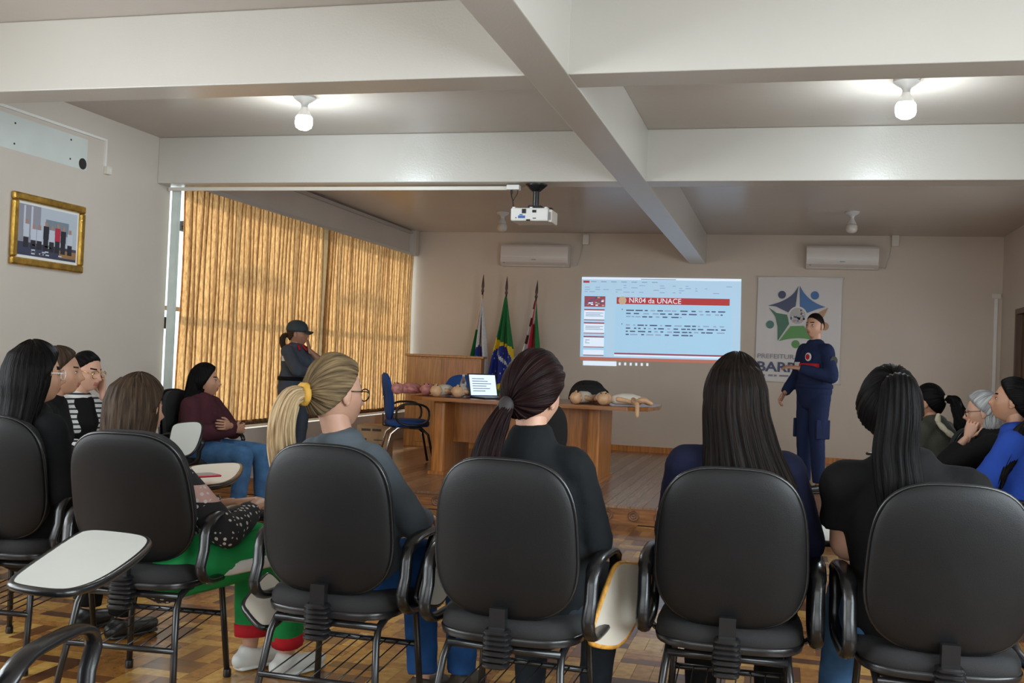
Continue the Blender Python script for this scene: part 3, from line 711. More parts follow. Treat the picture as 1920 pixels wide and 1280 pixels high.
def sp(u, v_):
    "slide point: u across 0..1, v down 0..1"
    t_ = a0.lerp(a1, u); b_ = a3.lerp(a2, u); q = t_.lerp(b_, v_); return V((q.x-a0.x, 0, q.z-a0.z))
def sq(u0, v0, u1, v1, lay, mt, name, par=None):
    y0 = 0.0; y1 = -0.004 - 0.0012*lay
    c = [sp(u0, v0), sp(u1, v0), sp(u1, v1), sp(u0, v1)]
    vs = [(q.x, y0, q.z) for q in c] + [(q.x, y1, q.z) for q in c]
    return MB().add(vs, [(3, 2, 1, 0), (4, 5, 6, 7), (0, 1, 5, 4), (1, 2, 6, 5), (2, 3, 7, 6), (3, 0, 4, 7)][:]).build(name, mt, par or SL, 0)
sq(0, 0, 1, 0.925, 0, 'slide_blue', 'slide_field')
sq(0, 0, 1, 0.025, 1, 'slide_white', 'title_strip'); sq(0.01, 0.04, 0.05, 0.065, 2, 'slide_red', 'menu_tab')
sq(0.0, 0.90, 1, 0.935, 1, 'slide_orange', 'status_bar'); sq(0.02, 0.945, 0.235, 0.995, 1, 'slide_white', 'search_box')
for k in range(6): sq(0.25+0.035*k, 0.955, 0.262+0.035*k, 0.985, 1, 'slide_white', 'taskbar_icon')
rr = random.Random(5)
for k in range(7): sq(0.06+0.065*k, 0.045, 0.06+0.065*k+0.035, 0.056, 2, 'slide_ink2', 'menu_word')
sq(0.38, 0.012, 0.60, 0.022, 2, 'slide_ink2', 'window_title')
for k in range(46):
    u = rr.choice([0.02, 0.05, 0.09, 0.14, 0.22, 0.27, 0.32, 0.37, 0.46, 0.50, 0.58, 0.62, 0.66, 0.72, 0.78, 0.83, 0.91]); v_ = rr.choice([0.085, 0.11, 0.135, 0.16])
    sq(u, v_, u+rr.uniform(0.01, 0.04), v_+0.008, 2, 'slide_ink2', 'ribbon_mark')
sq(0.0, 0.195, 0.165, 0.90, 1, 'slide_panel', 'thumbnail_pane')
sq(0.02, 0.215, 0.155, 0.335, 2, 'slide_maroon', 'thumbnail')
for k in range(22):
    u = 0.022+rr.random()*0.115; v_ = 0.22+rr.random()*0.095
    sq(u, v_, u+0.015, v_+0.014, 3, rr.choice(['slide_white', 'slide_tan', 'slide_ink', 'slide_white']), 'thumbnail_figure')
for k, v_ in enumerate((0.36, 0.51, 0.665)):
    sq(0.02, v_, 0.152, v_+0.13, 2, 'slide_white', 'thumbnail'); sq(0.02, v_, 0.152, v_+0.015, 3, 'slide_maroon', 'thumbnail_bar'); sq(0.02, v_+0.118, 0.152, v_+0.128, 3, 'slide_maroon', 'thumbnail_bar')
    for j in range(3): sq(0.03, v_+0.04+0.017*j, (0.145 if k < 2 else 0.06)-0.02*(j % 2), v_+0.048+0.017*j, 3, 'slide_ink2', 'thumbnail_text')
sq(0.02, 0.82, 0.152, 0.885, 2, 'slide_white', 'thumbnail'); sq(0.02, 0.875, 0.152, 0.885, 3, 'slide_maroon', 'thumbnail_bar')
sq(0.22, 0.215, 0.945, 0.885, 1, 'slide_panel', 'slide_page')
sq(0.228, 0.222, 0.932, 0.297, 2, 'slide_red', 'title_bar')
emb = MB().lathe([(0.055, 0), (0.055, 0.006), (0.045, 0.008), (0.001, 0.009)], 18, T=trans(sp(0.265, 0.258)) @ rotm('X', PI/2)).build('crest', 'slide_tan', SL, 40)
q = sp(0.305, 0.281)
text('NR04 da UNACE', 0.095, 'slide_white', SL, 'title_text', trans((q.x, -0.0075, q.z)) @ rotm('X', PI/2), 0.001)
def words(u0, u1, v_, n):
    u = u0
    while u < u1:
        w_ = rr.uniform(0.012, 0.05); sq(u, v_, min(u+w_, u1), v_+0.014, 2, rr.choice(['slide_ink', 'slide_ink2', 'slide_ink']), 'body_word'); u += w_ + rr.uniform(0.006, 0.028)
for v_, u1 in ((0.36, 0.91), (0.395, 0.90), (0.43, 0.64), (0.525, 0.90), (0.56, 0.91), (0.595, 0.91), (0.63, 0.71)): words(0.29, u1, v_, 9)
for v_ in (0.352, 0.515): sq(0.262, v_, 0.268, v_+0.012, 2, 'slide_ink', 'bullet')
sq(0.22, 0.845, 0.945, 0.862, 2, 'slide_maroon', 'footer_bar'); sq(0.22, 0.866, 0.945, 0.882, 2, 'slide_white', 'footer_bar')

# ================================================================ BANNER
for k, c in {'bn_white': (0.66, 0.62, 0.60), 'bn_navy': (0.025, 0.03, 0.13), 'bn_blue': (0.02, 0.16, 0.48), 'bn_dgreen': (0.02, 0.16, 0.06), 'bn_green': (0.09, 0.34, 0.03), 'bn_teal': (0.03, 0.19, 0.14), 'bn_orange': (0.62, 0.30, 0.12), 'bn_grey': (0.30, 0.26, 0.30), 'bn_seal': (0.55, 0.52, 0.50)}.items():
    mat(k, [q_*0.75 for q_ in c] if k != 'bn_white' else c, 0.35)
a0b, a1b = wallp(1422, 519), wallp(1580, 519); hb = a0b.z - wallp(1420, 713).z; wb = a1b.x - a0b.x
BN = thing('banner', 'glossy white banner with a five-figure star logo on the back wall', 'banner', (a0b.x, YW-0.014, a0b.z))
b = MB(); nx, nz = 40, 24; rings = []
fr = [[(wb*i/nx, -0.010 - 0.002*math.sin(i*0.55) - 0.001*math.sin(i*1.3+1), -hb*j/nz) for i in range(nx+1)] for j in range(nz+1)]
vs = [p for r_ in fr for p in r_]; n1 = nx+1
vs2 = [(p[0], p[1]+0.003, p[2]) for p in vs]
fs = [(j*n1+i, (j+1)*n1+i, (j+1)*n1+i+1, j*n1+i+1) for j in range(nz) for i in range(nx)]
b.add(vs, fs); b.add(vs2, [f[::-1] for f in fs]); b.build('sheet', 'bn_white', BN, 180)
for zz in (0, -hb): MB().tube([(-0.02, -0.006, zz), (wb+0.02, -0.006, zz)], 0.011, 8).build('rod', 'white_plastic', BN, 180)
def bpt(px, py):
    "banner print coordinates measured in the photograph (crop pixels 1113x1280 over 200x230)"
    return ((1400+px/5.565-1422)/158.0*wb, -(500+py/5.565-519)/195.0*hb)
def bpoly(pts, mt, name, lay=0):
    pl = [bpt(*q) for q in pts]
    T = Matrix(((1, 0, 0, 0), (0, 0, -1, -0.020-0.001*lay), (0, 1, 0, 0), (0, 0, 0, 1)))
    return MB().prism(pl, 0.0012, 0, T).build(name, mt, BN, 0)
def arc(c, r, n=26): return [(c[0]+r*math.cos(2*PI*j/n), c[1]-r*math.sin(2*PI*j/n)) for j in range(n)]
def curve3(a, b, c, n=8): return [((1-t)**2*a[0]+2*t*(1-t)*b[0]+t*t*c[0], (1-t)**2*a[1]+2*t*(1-t)*b[1]+t*t*c[1]) for t in [k/n for k in range(n+1)]]
bpoly(curve3((548, 190), (500, 340), (235, 405)) + [(320, 412), (450, 470)] + [(525, 410)], 'bn_navy', 'star_figure')
bpoly(curve3((562, 190), (640, 350), (835, 405))[:] + [(750, 430), (650, 470), (572, 415)], 'bn_blue', 'star_figure')
bpoly([(245, 425), (330, 480), (440, 495), (465, 590), (350, 770)] + [(345, 620), (320, 520)], 'bn_dgreen', 'star_figure')
bpoly([(480, 612), (620, 605), (740, 770)] + curve3((690, 745), (540, 715), (365, 772), 5), 'bn_green', 'star_figure')
bpoly([(865, 410), (760, 468), (680, 500), (640, 590), (760, 760), (775, 600)], 'bn_orange', 'star_figure')
for c, r_, m2 in (((380, 288), 41, 'bn_navy'), ((722, 288), 43, 'bn_blue'), ((265, 602), 42, 'bn_teal'), ((540, 798), 42, 'bn_green'), ((835, 605), 42, 'bn_orange')): bpoly(arc(c, r_), m2, 'figure_head')
bpoly(arc((550, 505), 100), 'bn_white', 'seal', 1); bpoly(arc((550, 505), 84), 'bn_seal', 'seal_disc', 2)
for k in range(26):
    a_ = rr.random()*2*PI; q_ = 75*math.sqrt(rr.random()); bpoly(arc((550+q_*math.cos(a_), 505+q_*math.sin(a_)), 10, 8), rr.choice(['bn_blue', 'bn_dgreen', 'bn_orange', 'bn_navy', 'bn_grey', 'bn_white']), 'seal_mark', 3)
def btext(body, px, py, hpx, mt, name, wid, bold=0.0):
    x, z = bpt(px, py); size = hpx/5.565/195.0*hb/0.70
    o = text(body, size, mt, BN, name, rotm('X', PI/2), 0.0012, bold=bold)
    me = o.data; xs = [v_.co.x for v_ in me.vertices]; k = (wid/5.565/158*wb)/(max(xs)-min(xs)); mnx = min(xs)
    for v_ in me.vertices: v_.co = V(((v_.co.x-mnx)*k + x, v_.co.y-0.022, v_.co.z + z))
btext('PREFEITURA', 145, 955, 48, 'bn_grey', 'banner_text', 440)
btext('BARRA', 145, 1088, 98, 'bn_navy', 'banner_text', 540, 0.004)
for k, wv in enumerate((40, 22, 46, 30, 62, 38, 44, 20)): bpoly([(150+58*k, 1122), (150+58*k+wv, 1122), (150+58*k+wv, 1140), (150+58*k, 1140)], 'bn_grey', 'fine_print')

# ================================================================ WALL AND CEILING FITTINGS
def aircon(label, pa, pb_, ph, bxp):
    x0, x1, z1 = pa.x, pb_.x, pa.z; h = pa.z - ph.z
    t = thing('air_conditioner', label, 'air conditioner', ((x0+x1)/2, YW, ph.z), 0, 'split air conditioners on the back wall')
    w_ = x1-x0
    prof = [(0, 0), (-0.13, 0.0), (-0.19, 0.05), (-0.205, 0.12), (-0.20, h-0.03), (-0.18, h), (0, h)]
    b = MB(); b.loft([[(xx, q[0], q[1]) for q in prof] for xx in (-w_/2, w_/2)], closed=True); b.build('casing', 'ac_plastic', t, 30, 0.006)
    MB().bx((-w_/2+0.02, -0.209, h*0.42), (w_/2-0.02, -0.2055, h*0.44)).build('seam_line', 'white_plastic', t, 0)
    MB().bx((-w_/2+0.05, -0.165, 0.004), (w_/2-0.05, -0.135, 0.014)).build('outlet_flap', 'cream_plastic', t, 0)
    MB().bx((-0.03, -0.2085, h*0.28), (0.03, -0.205, h*0.315)).build('maker_badge', 'grey_plastic', t, 0)
    MB().bx((-w_/2+0.04, -0.2, h*0.12), (-w_/2+0.06, -0.185, h*0.16)).build('indicator', 'grey_plastic', t, 0)
    j = tag(MB().bx((bxp[0].x, YW-0.06, bxp[1].z), (bxp[1].x, YW, bxp[0].z)).build('junction_box', 'cream_plastic', smooth=0, bevel=0.004), 'small cream junction box beside the ' + ('right' if x0 > 0 else 'left') + ' air conditioner', 'junction box')
    q0 = V(((bxp[0].x), YW-0.012, bxp[1].z)); xe = x1
    tag(MB().tube([q0, (q0.x-0.02, YW-0.01, q0.z-0.15), (q0.x-0.06, YW-0.01, q0.z-0.28), (xe+0.06, YW-0.02, ph.z+0.03), (xe+0.008, YW-0.05, ph.z+0.03)], 0.007, 6).build('power_cable', 'cream_plastic', smooth=180), 'thin pale cable from junction box to the ' + ('right' if x0 > 0 else 'left') + ' air conditioner', 'cable')
aircon('white split air conditioner above the flags', wallp(946, 460), wallp(1071, 460), wallp(946, 500), (wallp(1094, 440), wallp(1105, 459)))
aircon('white split air conditioner above the star banner', wallp(1512, 463), wallp(1647, 465), wallp(1512, 505), (wallp(1672, 441), wallp(1685, 462)))
q0, q1 = wallp(1868, 560), wallp(1866, 735)
t = thing('wall_conduit', 'white vertical cable conduit near the right corner of back wall', 'conduit', (q0.x, YW, ZS))
MB().bx((-0.02, -0.02, 0.6), (0.02, 0, q0.z-ZS)).build('duct', 'white_plastic', t, 0, 0.003)
MB().bx((-0.05, -0.035, q0.z-ZS), (0.05, 0, q0.z-ZS+0.06)).build('cap_box', 'cream_plastic', t, 0, 0.004)

# duct and socket on the left wall
t = thing('cable_duct', 'thin white cable duct along the top of the left wall', 'conduit', (XL, 5.0, 2.83))
MB().bx((0, -0.6, -0.009), (0.014, 1.905, 0.009)).build('duct', 'white_plastic', t, 0)
MB().bx((0, 1.887, -0.20), (0.014, 1.905, -0.009)).build('drop', 'white_plastic', t, 0)
sk = thing('wall_socket', 'small white power socket below the duct on left wall', 'socket', (XL, 6.92, 2.572))
MB().bx((0, -0.028, 0), (0.035, 0.028, 0.062)).build('body', 'cream_plastic', sk, 0, 0.004)
MB().bx((0.035, -0.004, 0.018), (0.037, 0.016, 0.044)).build('face', 'white_plastic', sk, 0)

# framed photograph
PF = thing('picture_frame', 'gilt framed group photograph hanging on the left wall', 'picture', (XL, 6.30, 1.784))
W2, H2 = 0.375, 0.498
def fbar(a, b, c, d_): return MB().bx(a, b)
for nm, y0, y1, z0, z1 in (('b', -W2, W2, 0, 0.055), ('t', -W2, W2, H2-0.055, H2), ('l', -W2, -W2+0.055, 0.055, H2-0.055), ('r', W2-0.055, W2, 0.055, H2-0.055)):
    MB().bx((0, y0, z0), (0.032, y1, z1)).build('frame_bar', 'gold_frame', PF, 0, 0.012)
MB().bx((0.002, -W2+0.05, 0.05), (0.008, W2-0.05, H2-0.05)).build('mount', 'paper', PF, 0)
for k, c in {'ph_sky': (0.50, 0.56, 0.64), 'ph_wall': (0.30, 0.30, 0.36), 'ph_floor': (0.05, 0.055, 0.10), 'ph_wood': (0.34, 0.19, 0.08), 'ph_shirt': (0.58, 0.62, 0.72), 'ph_dark': (0.025, 0.025, 0.035), 'ph_red': (0.50, 0.03, 0.07), 'ph_skin': (0.42, 0.25, 0.19), 'ph_mid': (0.20, 0.26, 0.32)}.items(): mat(k, c, 0.45)
PA, PB, PC, PD = -W2+0.072, W2-0.072, 0.075, H2-0.072
PH = MB().bx((0.008, PA, PC), (0.010, PB, PD)).build('photograph', 'ph_sky', PF, 0)
def pic(u0, v0, u1, v1, mt, lay=1, nm='printed_shape'):
    MB().bx((0.010, PA+(PB-PA)*u0, PC+(PD-PC)*v0), (0.010+0.0004*lay, PA+(PB-PA)*u1, PC+(PD-PC)*v1)).build(nm, mt, PH, 0)
pic(0, 0, 1, 0.26, 'ph_floor'); pic(0.7, 0.05, 1, 0.2, 'ph_wood', 2); pic(0, 0.26, 0.36, 1, 'ph_wall'); pic(0.45, 0.5, 0.85, 0.78, 'ph_mid'); pic(0.08, 0.5, 0.11, 0.98, 'ph_shirt', 2); pic(0.2, 0.4, 0.23, 0.98, 'ph_shirt', 2)
for k, (u, m2, h_) in enumerate([(0.13, 'ph_shirt', 0.66), (0.25, 'ph_shirt', 0.58), (0.35, 'ph_shirt', 0.58), (0.46, 'ph_dark', 0.68), (0.56, 'ph_shirt', 0.62), (0.66, 'ph_red', 0.68), (0.76, 'ph_dark', 0.64), (0.88, 'ph_shirt', 0.60)]):
    pic(u-0.04, 0.12+0.04*(7-k)/7, u+0.04, h_*0.58, 'ph_dark', 3); pic(u-0.045, h_*0.55, u+0.045, h_-0.04, m2, 4); pic(u-0.02, h_-0.04, u+0.02, h_+0.05, 'ph_skin', 5)
for k in range(14):
    u, v_ = 0.2+rr.random()*0.5, 0.03+rr.random()*0.2; pic(u, v_, u+0.06, v_+0.025, 'ph_shirt', 3)

# bulbs on ceiling sockets
mat('bulb_lit', (0.92, 0.98, 1.0), 0.4, emit=22.0); mat('bulb_off', (0.58, 0.53, 0.48), 0.25); mat('socket_white', (0.60, 0.60, 0.58), 0.45)
def lamp(label, x, y, lit):
    t = thing('ceiling_bulb', label, 'lamp', (x, y, ZC))
    MB().lathe([(0.075, 0.0), (0.075, -0.012), (0.055, -0.03), (0.03, -0.045), (0.022, -0.06), (0.022, -0.075), (0.001, -0.076)][::-1], 20).build('socket', 'socket_white', t, 40)
    MB().lathe([(0.016, -0.07), (0.022, -0.075), (0.024, -0.085), (0.042, -0.115), (0.050, -0.135)][::-1], 20).build('neck', 'socket_white' if not lit else 'white_plastic', t, 40)
    MB().lathe([(0.050, -0.135), (0.058, -0.150), (0.060, -0.185), (0.052, -0.212), (0.030, -0.226), (0.001, -0.230)][::-1], 20).build('bulb', 'bulb_lit' if lit else 'bulb_off', t, 180)
    if lit:
        l = bpy.data.lights.new('bulb_light', 'POINT'); l.energy = 17; l.color = (0.78, 0.92, 1.0); l.shadow_soft_size = 0.06
        o = bpy.data.objects.new('bulb_light', l); COL.objects.link(o); o.location = (0, 0, -0.30); o.parent = t
lamp('lit cool white bulb on the ceiling left of the long beam', -3.218, 6.44, True)
lamp('lit cool white bulb on the ceiling right of the long beam', 0.633, 6.435, True)
lamp('unlit bulb on the stage ceiling above the right air conditioner', 0.642, 11.63, False)
lamp('unlit bulb on the stage ceiling half hidden by the projector', -3.266, 11.76, False)

# projector on its pole, power box and duct on the beam
PJ = thing('projector', 'white projector hanging upside down from the cross beam', 'projector', (-1.885, 7.72, ZB))
MB().lathe([(0.001, -0.055), (0.03, -0.055), (0.045, -0.045), (0.085, -0.012), (0.085, 0.0)], 20).build('ceiling_cup', 'black_metal', PJ, 40)
MB().lathe([(0.024, -0.165), (0.024, -0.05)], 14).build('pole', 'black_metal', PJ, 60)
MB().bx((-0.05, -0.04, -0.180), (0.05, 0.04, -0.165)).bx((-0.13, -0.03, -0.192), (0.13, 0.03, -0.180)).build('bracket', 'black_metal', PJ, 0)
bd = MB().bx((-0.165, -0.12, -0.295), (0.125, 0.12, -0.195)).build('casing', 'white_plastic', PJ, 0, 0.012)
MB().bx((0.125, -0.10, -0.30), (0.152, 0.10, -0.205)).build('end_grille', 'cream_plastic', PJ, 0, 0.006)
for k in range(5): MB().bx((0.128+0.004*k, -0.102, -0.285), (0.130+0.004*k, -0.0995, -0.225)).build('grille_slot', 'grey_plastic', PJ, 0)
for a, b, m2 in (((-0.105, -0.122, -0.275), (-0.05, -0.119, -0.255), 'blue_print'), ((-0.095, -0.1225, -0.253), (-0.07, -0.119, -0.245), 'blue_print'), ((-0.04, -0.124, -0.296), (-0.01, -0.119, -0.283), 'dark_gap'), ((0.01, -0.123, -0.278), (0.035, -0.119, -0.272), 'dark_gap'), ((0.005, -0.124, -0.232), (0.035, -0.119, -0.212), 'dark_gap'), ((-0.075, -0.126, -0.238), (-0.045, -0.119, -0.205), 'dark_gap'), ((-0.125, -0.123, -0.276), (-0.118, -0.119, -0.268), 'dark_gap')):
    MB().bx(a, b).build('rear_port', m2, PJ, 0)
for x in (-0.155, -0.02, 0.095): MB().bx((x, -0.11, -0.196), (x+0.02, 0.10, -0.188)).build('foot', 'white_plastic', PJ, 0)
PBX = thing('power_box', 'white outlet box under the cross beam left of projector', 'socket', (-2.06, 7.70, ZB))
MB().bx((-0.05, -0.03, -0.045), (0.05, 0.03, -0.008)).build('body', 'white_plastic', PBX, 0, 0.003)
MB().bx((-3.02, 0.02, -0.040), (-0.05, 0.045, -0.012)).build('duct', 'cream_plastic', PBX, 0)
MB().bx((-0.022, -0.012, -0.075), (-0.008, 0.006, -0.045)).build('plug', 'black_plastic', PBX, 0)
tag(MB().tube([(-2.075, 7.695, ZB-0.072), (-2.072, 7.695, ZB-0.10), (-2.06, 7.69, ZB-0.13), (-2.055, 7.69, ZB-0.17), (-2.03, 7.66, ZB-0.19), (-1.98, 7.61, ZB-0.21), (-1.94, 7.598, ZB-0.222)], 0.004, 6).build('projector_cable', 'black_plastic', smooth=180), 'thin black cable from outlet box into the projector', 'cable')
tag(MB().tube([(-2.03, 7.71, ZB-0.045), (-2.03, 7.71, ZB-0.07), (-2.045, 7.70, ZB-0.10), (-2.058, 7.695, ZB-0.128)], 0.003, 6).build('signal_cable', 'black_plastic', smooth=180), 'short thin black wire beside the projector cable', 'cable')

# ================================================================ PEOPLE
SKIN = {}
for k, c in {'fair': (0.52, 0.29, 0.20), 'olive': (0.42, 0.22, 0.135), 'tan': (0.36, 0.18, 0.11), 'warm': (0.46, 0.25, 0.16)}.items(): mat('skin_'+k, c, 0.5, var=0.06, vscale=14, bump=0.05, bscale=120)
mat('lips', (0.38, 0.12, 0.10), 0.4); mat('eye_white', (0.70, 0.68, 0.65), 0.2); mat('eye_dark', (0.03, 0.018, 0.012), 0.15)
def hairmat(name, c1, c2, rough=0.34):
    return mat(name, c1, rough+0.10, col2=c2, vscale=13, stretch=(1, 1, 1), bump=0.5, bscale=22, coord='Strand', spec=0.07)
hairmat('hair_black', (0.007, 0.006, 0.006), (0.002, 0.0018, 0.002)); hairmat('hair_darkbrown', (0.013, 0.008, 0.006), (0.003, 0.0023, 0.002))
hairmat('hair_redbrown', (0.018, 0.007, 0.0065), (0.004, 0.002, 0.0024)); hairmat('hair_brown', (0.075, 0.048, 0.030), (0.018, 0.011, 0.008))
hairmat('hair_blond', (0.58, 0.44, 0.26), (0.20, 0.12, 0.06), 0.4); hairmat('hair_blondroot', (0.26, 0.18, 0.095), (0.035, 0.024, 0.015), 0.42); hairmat('hair_grey', (0.48, 0.48, 0.47), (0.16, 0.16, 0.17), 0.45)
def cloth(name, c, rough=0.85, var=0.10, vs_=9, bump=0.25, bs=35): return mat(name, c, rough, var=var, vscale=vs_, bump=bump, bscale=bs, spec=0.15)
cloth('cl_blazer', (0.009, 0.0105, 0.012)); cloth('cl_black', (0.0065, 0.0065, 0.007)); cloth('cl_navy', (0.010, 0.012, 0.033)); cloth('cl_grey', (0.095, 0.115, 0.135), bump=0.15)
cloth('cl_jeans', (0.055, 0.13, 0.26), 0.85, 0.25, 12); cloth('cl_bluejeans', (0.02, 0.075, 0.22), 0.85, 0.25, 12); cloth('cl_darkjeans', (0.02, 0.025, 0.032), 0.85, 0.25, 12)
cloth('cl_maroon', (0.055, 0.016, 0.022)); cloth('cl_green', (0.015, 0.25, 0.065), 0.7); cloth('cl_white', (0.62, 0.62, 0.60)); cloth('cl_uniform', (0.060, 0.075, 0.10)); cloth('cl_uninavy', (0.014, 0.022, 0.062))
cloth('cl_red', (0.48, 0.02, 0.03)); cloth('cl_royal', (0.018, 0.055, 0.30), bump=0.2); cloth('cl_olive', (0.055, 0.055, 0.042)); cloth('cl_fur', (0.50, 0.46, 0.34), bump=1.0, bs=60)
mat('shoe_white', (0.62, 0.63, 0.60), 0.5); mat('shoe_black', (0.012, 0.012, 0.012), 0.4); mat('shoe_brown', (0.05, 0.035, 0.022), 0.6)
mat('gold_wire', (0.75, 0.5, 0.2), 0.25, metal=1.0); mat('clear_acetate', (0.75, 0.74, 0.72), 0.2); mat('scrunchie_gold', (0.55, 0.30, 0.04), 0.7, bump=0.6, bscale=40); mat('hair_tie_dark', (0.02, 0.014, 0.016), 0.7)
# striped shirt (black stripes on white, across the body)
def stripe_mat(name, c1, c2, sc, axis=2, width=0.62):
    m, nt, b = nodes_of(name); tc = nt.nodes.new('ShaderNodeTexCoord'); sx = nt.nodes.new('ShaderNodeSeparateXYZ'); nt.links.new(tc.outputs['Object'], sx.inputs[0])
    mu = nt.nodes.new('ShaderNodeMath'); mu.operation = 'MULTIPLY'; mu.inputs[1].default_value = sc; nt.links.new(sx.outputs[axis], mu.inputs[0])
    fr_ = nt.nodes.new('ShaderNodeMath'); fr_.operation = 'FRACT'; nt.links.new(mu.outputs[0], fr_.inputs[0])
    gt = nt.nodes.new('ShaderNodeMath'); gt.operation = 'GREATER_THAN'; gt.inputs[1].default_value = width; nt.links.new(fr_.outputs[0], gt.inputs[0])
    mi = nt.nodes.new('ShaderNodeMix'); mi.data_type = 'RGBA'; mi.inputs[6].default_value = c4(c1); mi.inputs[7].default_value = c4(c2); nt.links.new(gt.outputs[0], mi.inputs[0])
    nt.links.new(mi.outputs[2], b.inputs['Base Color']); b.inputs['Roughness'].default_value = 0.85; MATS[name] = m
stripe_mat('cl_stripe', (0.62, 0.62, 0.60), (0.02, 0.025, 0.035), 34)
# nordic knit: pink yoke, black bands with white figures, by height
m, nt, b = nodes_of('cl_nordic'); tc = nt.nodes.new('ShaderNodeTexCoord'); sx = nt.nodes.new('ShaderNodeSeparateXYZ'); nt.links.new(tc.outputs['Object'], sx.inputs[0])
rp = nt.nodes.new('ShaderNodeValToRGB'); rp.color_ramp.interpolation = 'CONSTANT'
bands = [(0.0, (0.015, 0.015, 0.017)), (0.35, (0.015, 0.015, 0.017)), (0.46, (0.55, 0.34, 0.30)), (0.56, (0.015, 0.015, 0.017)), (0.80, (0.55, 0.36, 0.32)), (0.92, (0.015, 0.015, 0.017))]
while len(rp.color_ramp.elements) < len(bands): rp.color_ramp.elements.new(0.5)
for e, (p_, c_) in zip(rp.color_ramp.elements, bands): e.position = p_; e.color = c4(c_)
mr = nt.nodes.new('ShaderNodeMapRange'); mr.inputs[1].default_value = 0.45; mr.inputs[2].default_value = 1.02; nt.links.new(sx.outputs[2], mr.inputs[0]); nt.links.new(mr.outputs[0], rp.inputs[0])
vo = nt.nodes.new('ShaderNodeTexVoronoi'); vo.inputs['Scale'].default_value = 46; vo.inputs['Randomness'].default_value = 0.15; nt.links.new(tc.outputs['Object'], vo.inputs['Vector'])
lt = nt.nodes.new('ShaderNodeMath'); lt.operation = 'LESS_THAN'; lt.inputs[1].default_value = 0.33; nt.links.new(vo.outputs['Distance'], lt.inputs[0])
no = nt.nodes.new('ShaderNodeTexNoise'); no.inputs['Scale'].default_value = 9; nt.links.new(tc.outputs['Object'], no.inputs['Vector'])
g2 = nt.nodes.new('ShaderNodeMath'); g2.operation = 'GREATER_THAN'; g2.inputs[1].default_value = 0.47; nt.links.new(no.outputs['Fac'], g2.inputs[0])
ml = nt.nodes.new('ShaderNodeMath'); ml.operation = 'MULTIPLY'; nt.links.new(lt.outputs[0], ml.inputs[0]); nt.links.new(g2.outputs[0], ml.inputs[1])
mi = nt.nodes.new('ShaderNodeMix'); mi.data_type = 'RGBA'; mi.inputs[7].default_value = (0.60, 0.56, 0.54, 1); nt.links.new(rp.outputs[0], mi.inputs[6]); nt.links.new(ml.outputs[0], mi.inputs[0])
nt.links.new(mi.outputs[2], b.inputs['Base Color']); b.inputs['Roughness'].default_value = 0.9; MATS['cl_nordic'] = m

def remesh(mb, name, mt, vox, smooth=4, wr=0.0, seed=0):
    me = mb.mesh(name, mt, 180); o = bpy.data.objects.new(name, me); COL.objects.link(o)
    r_ = o.modifiers.new('r', 'REMESH'); r_.mode = 'VOXEL'; r_.voxel_size = vox; r_.use_smooth_shade = True
    s_ = o.modifiers.new('s', 'SMOOTH'); s_.factor = 0.5; s_.iterations = smooth
    dg = bpy.context.evaluated_depsgraph_get(); m2 = bpy.data.meshes.new_from_object(o.evaluated_get(dg))
    bpy.data.objects.remove(o); bpy.data.meshes.remove(me); m2.name = name
    if wr:
        n = len(m2.vertices); co = np.empty(n*3); no_ = np.empty(n*3); m2.vertices.foreach_get('co', co); m2.vertices.foreach_get('normal', no_)
        co = co.reshape(-1, 3); no_ = no_.reshape(-1, 3); rg = np.random.RandomState(seed); h = np.zeros(n)
        for k in range(9):
            d_ = rg.normal(size=3); d_[2] *= 1.6; d_ /= np.linalg.norm(d_); f_ = rg.uniform(28, 75)
            ph = rg.uniform(0, 6.28) + 1.6*np.sin(co @ rg.normal(size=3)*7)
            h += (1-np.abs(np.sin(co @ d_*f_/2 + ph)))**2 / (f_/30)
        h = h/9; co += no_*((h-h.mean())*wr*4)[:, None]
        m2.vertices.foreach_set('co', co.ravel()); m2.update()
    m2.polygons.foreach_set('use_smooth', [True]*len(m2.polygons))
    return m2

def head_pt(a, e):
    "point of the head surface: azimuth a from the nose, elevation e"
    ca, sa, ce_, se = np.cos(a), np.sin(a), np.cos(e), np.sin(e)
    x = 0.074*sa*ce_; y = 0.094*ca*ce_; z = 0.116*se
    t = np.clip(-z/0.116, 0, 1)
    x = x*(1-0.30*t**1.6); y = np.where(y > 0, y*(1-0.04*t)+0.020*t*ca, y*(1-0.42*t**1.3))
    y = y + np.where(z > 0, -0.006*(z/0.116), 0)
    def g(a0, e0, sa_, se_): return np.exp(-((a-a0)/sa_)**2-((e-e0)/se_)**2)
    r_ = 0.013*g(0, 0.06, 0.13, 0.22) + 0.024*g(0, -0.17, 0.15, 0.12) + 0.004*(g(0.4, 0.24, 0.3, 0.1)+g(-0.4, 0.24, 0.3, 0.1)) - 0.008*(g(0.42, 0.07, 0.2, 0.12)+g(-0.42, 0.07, 0.2, 0.12))
    r_ = r_ + 0.007*g(0, -0.43, 0.26, 0.07) + 0.006*g(0, -0.57, 0.24, 0.06) + 0.010*g(0, -0.52, 0.45, 0.28) + 0.017*g(0, -0.92, 0.42, 0.20) + 0.005*(g(0.75, -0.2, 0.25, 0.2)+g(-0.75, -0.2, 0.25, 0.2))
    return x + r_*sa*ce_, y + r_*ca*ce_, z
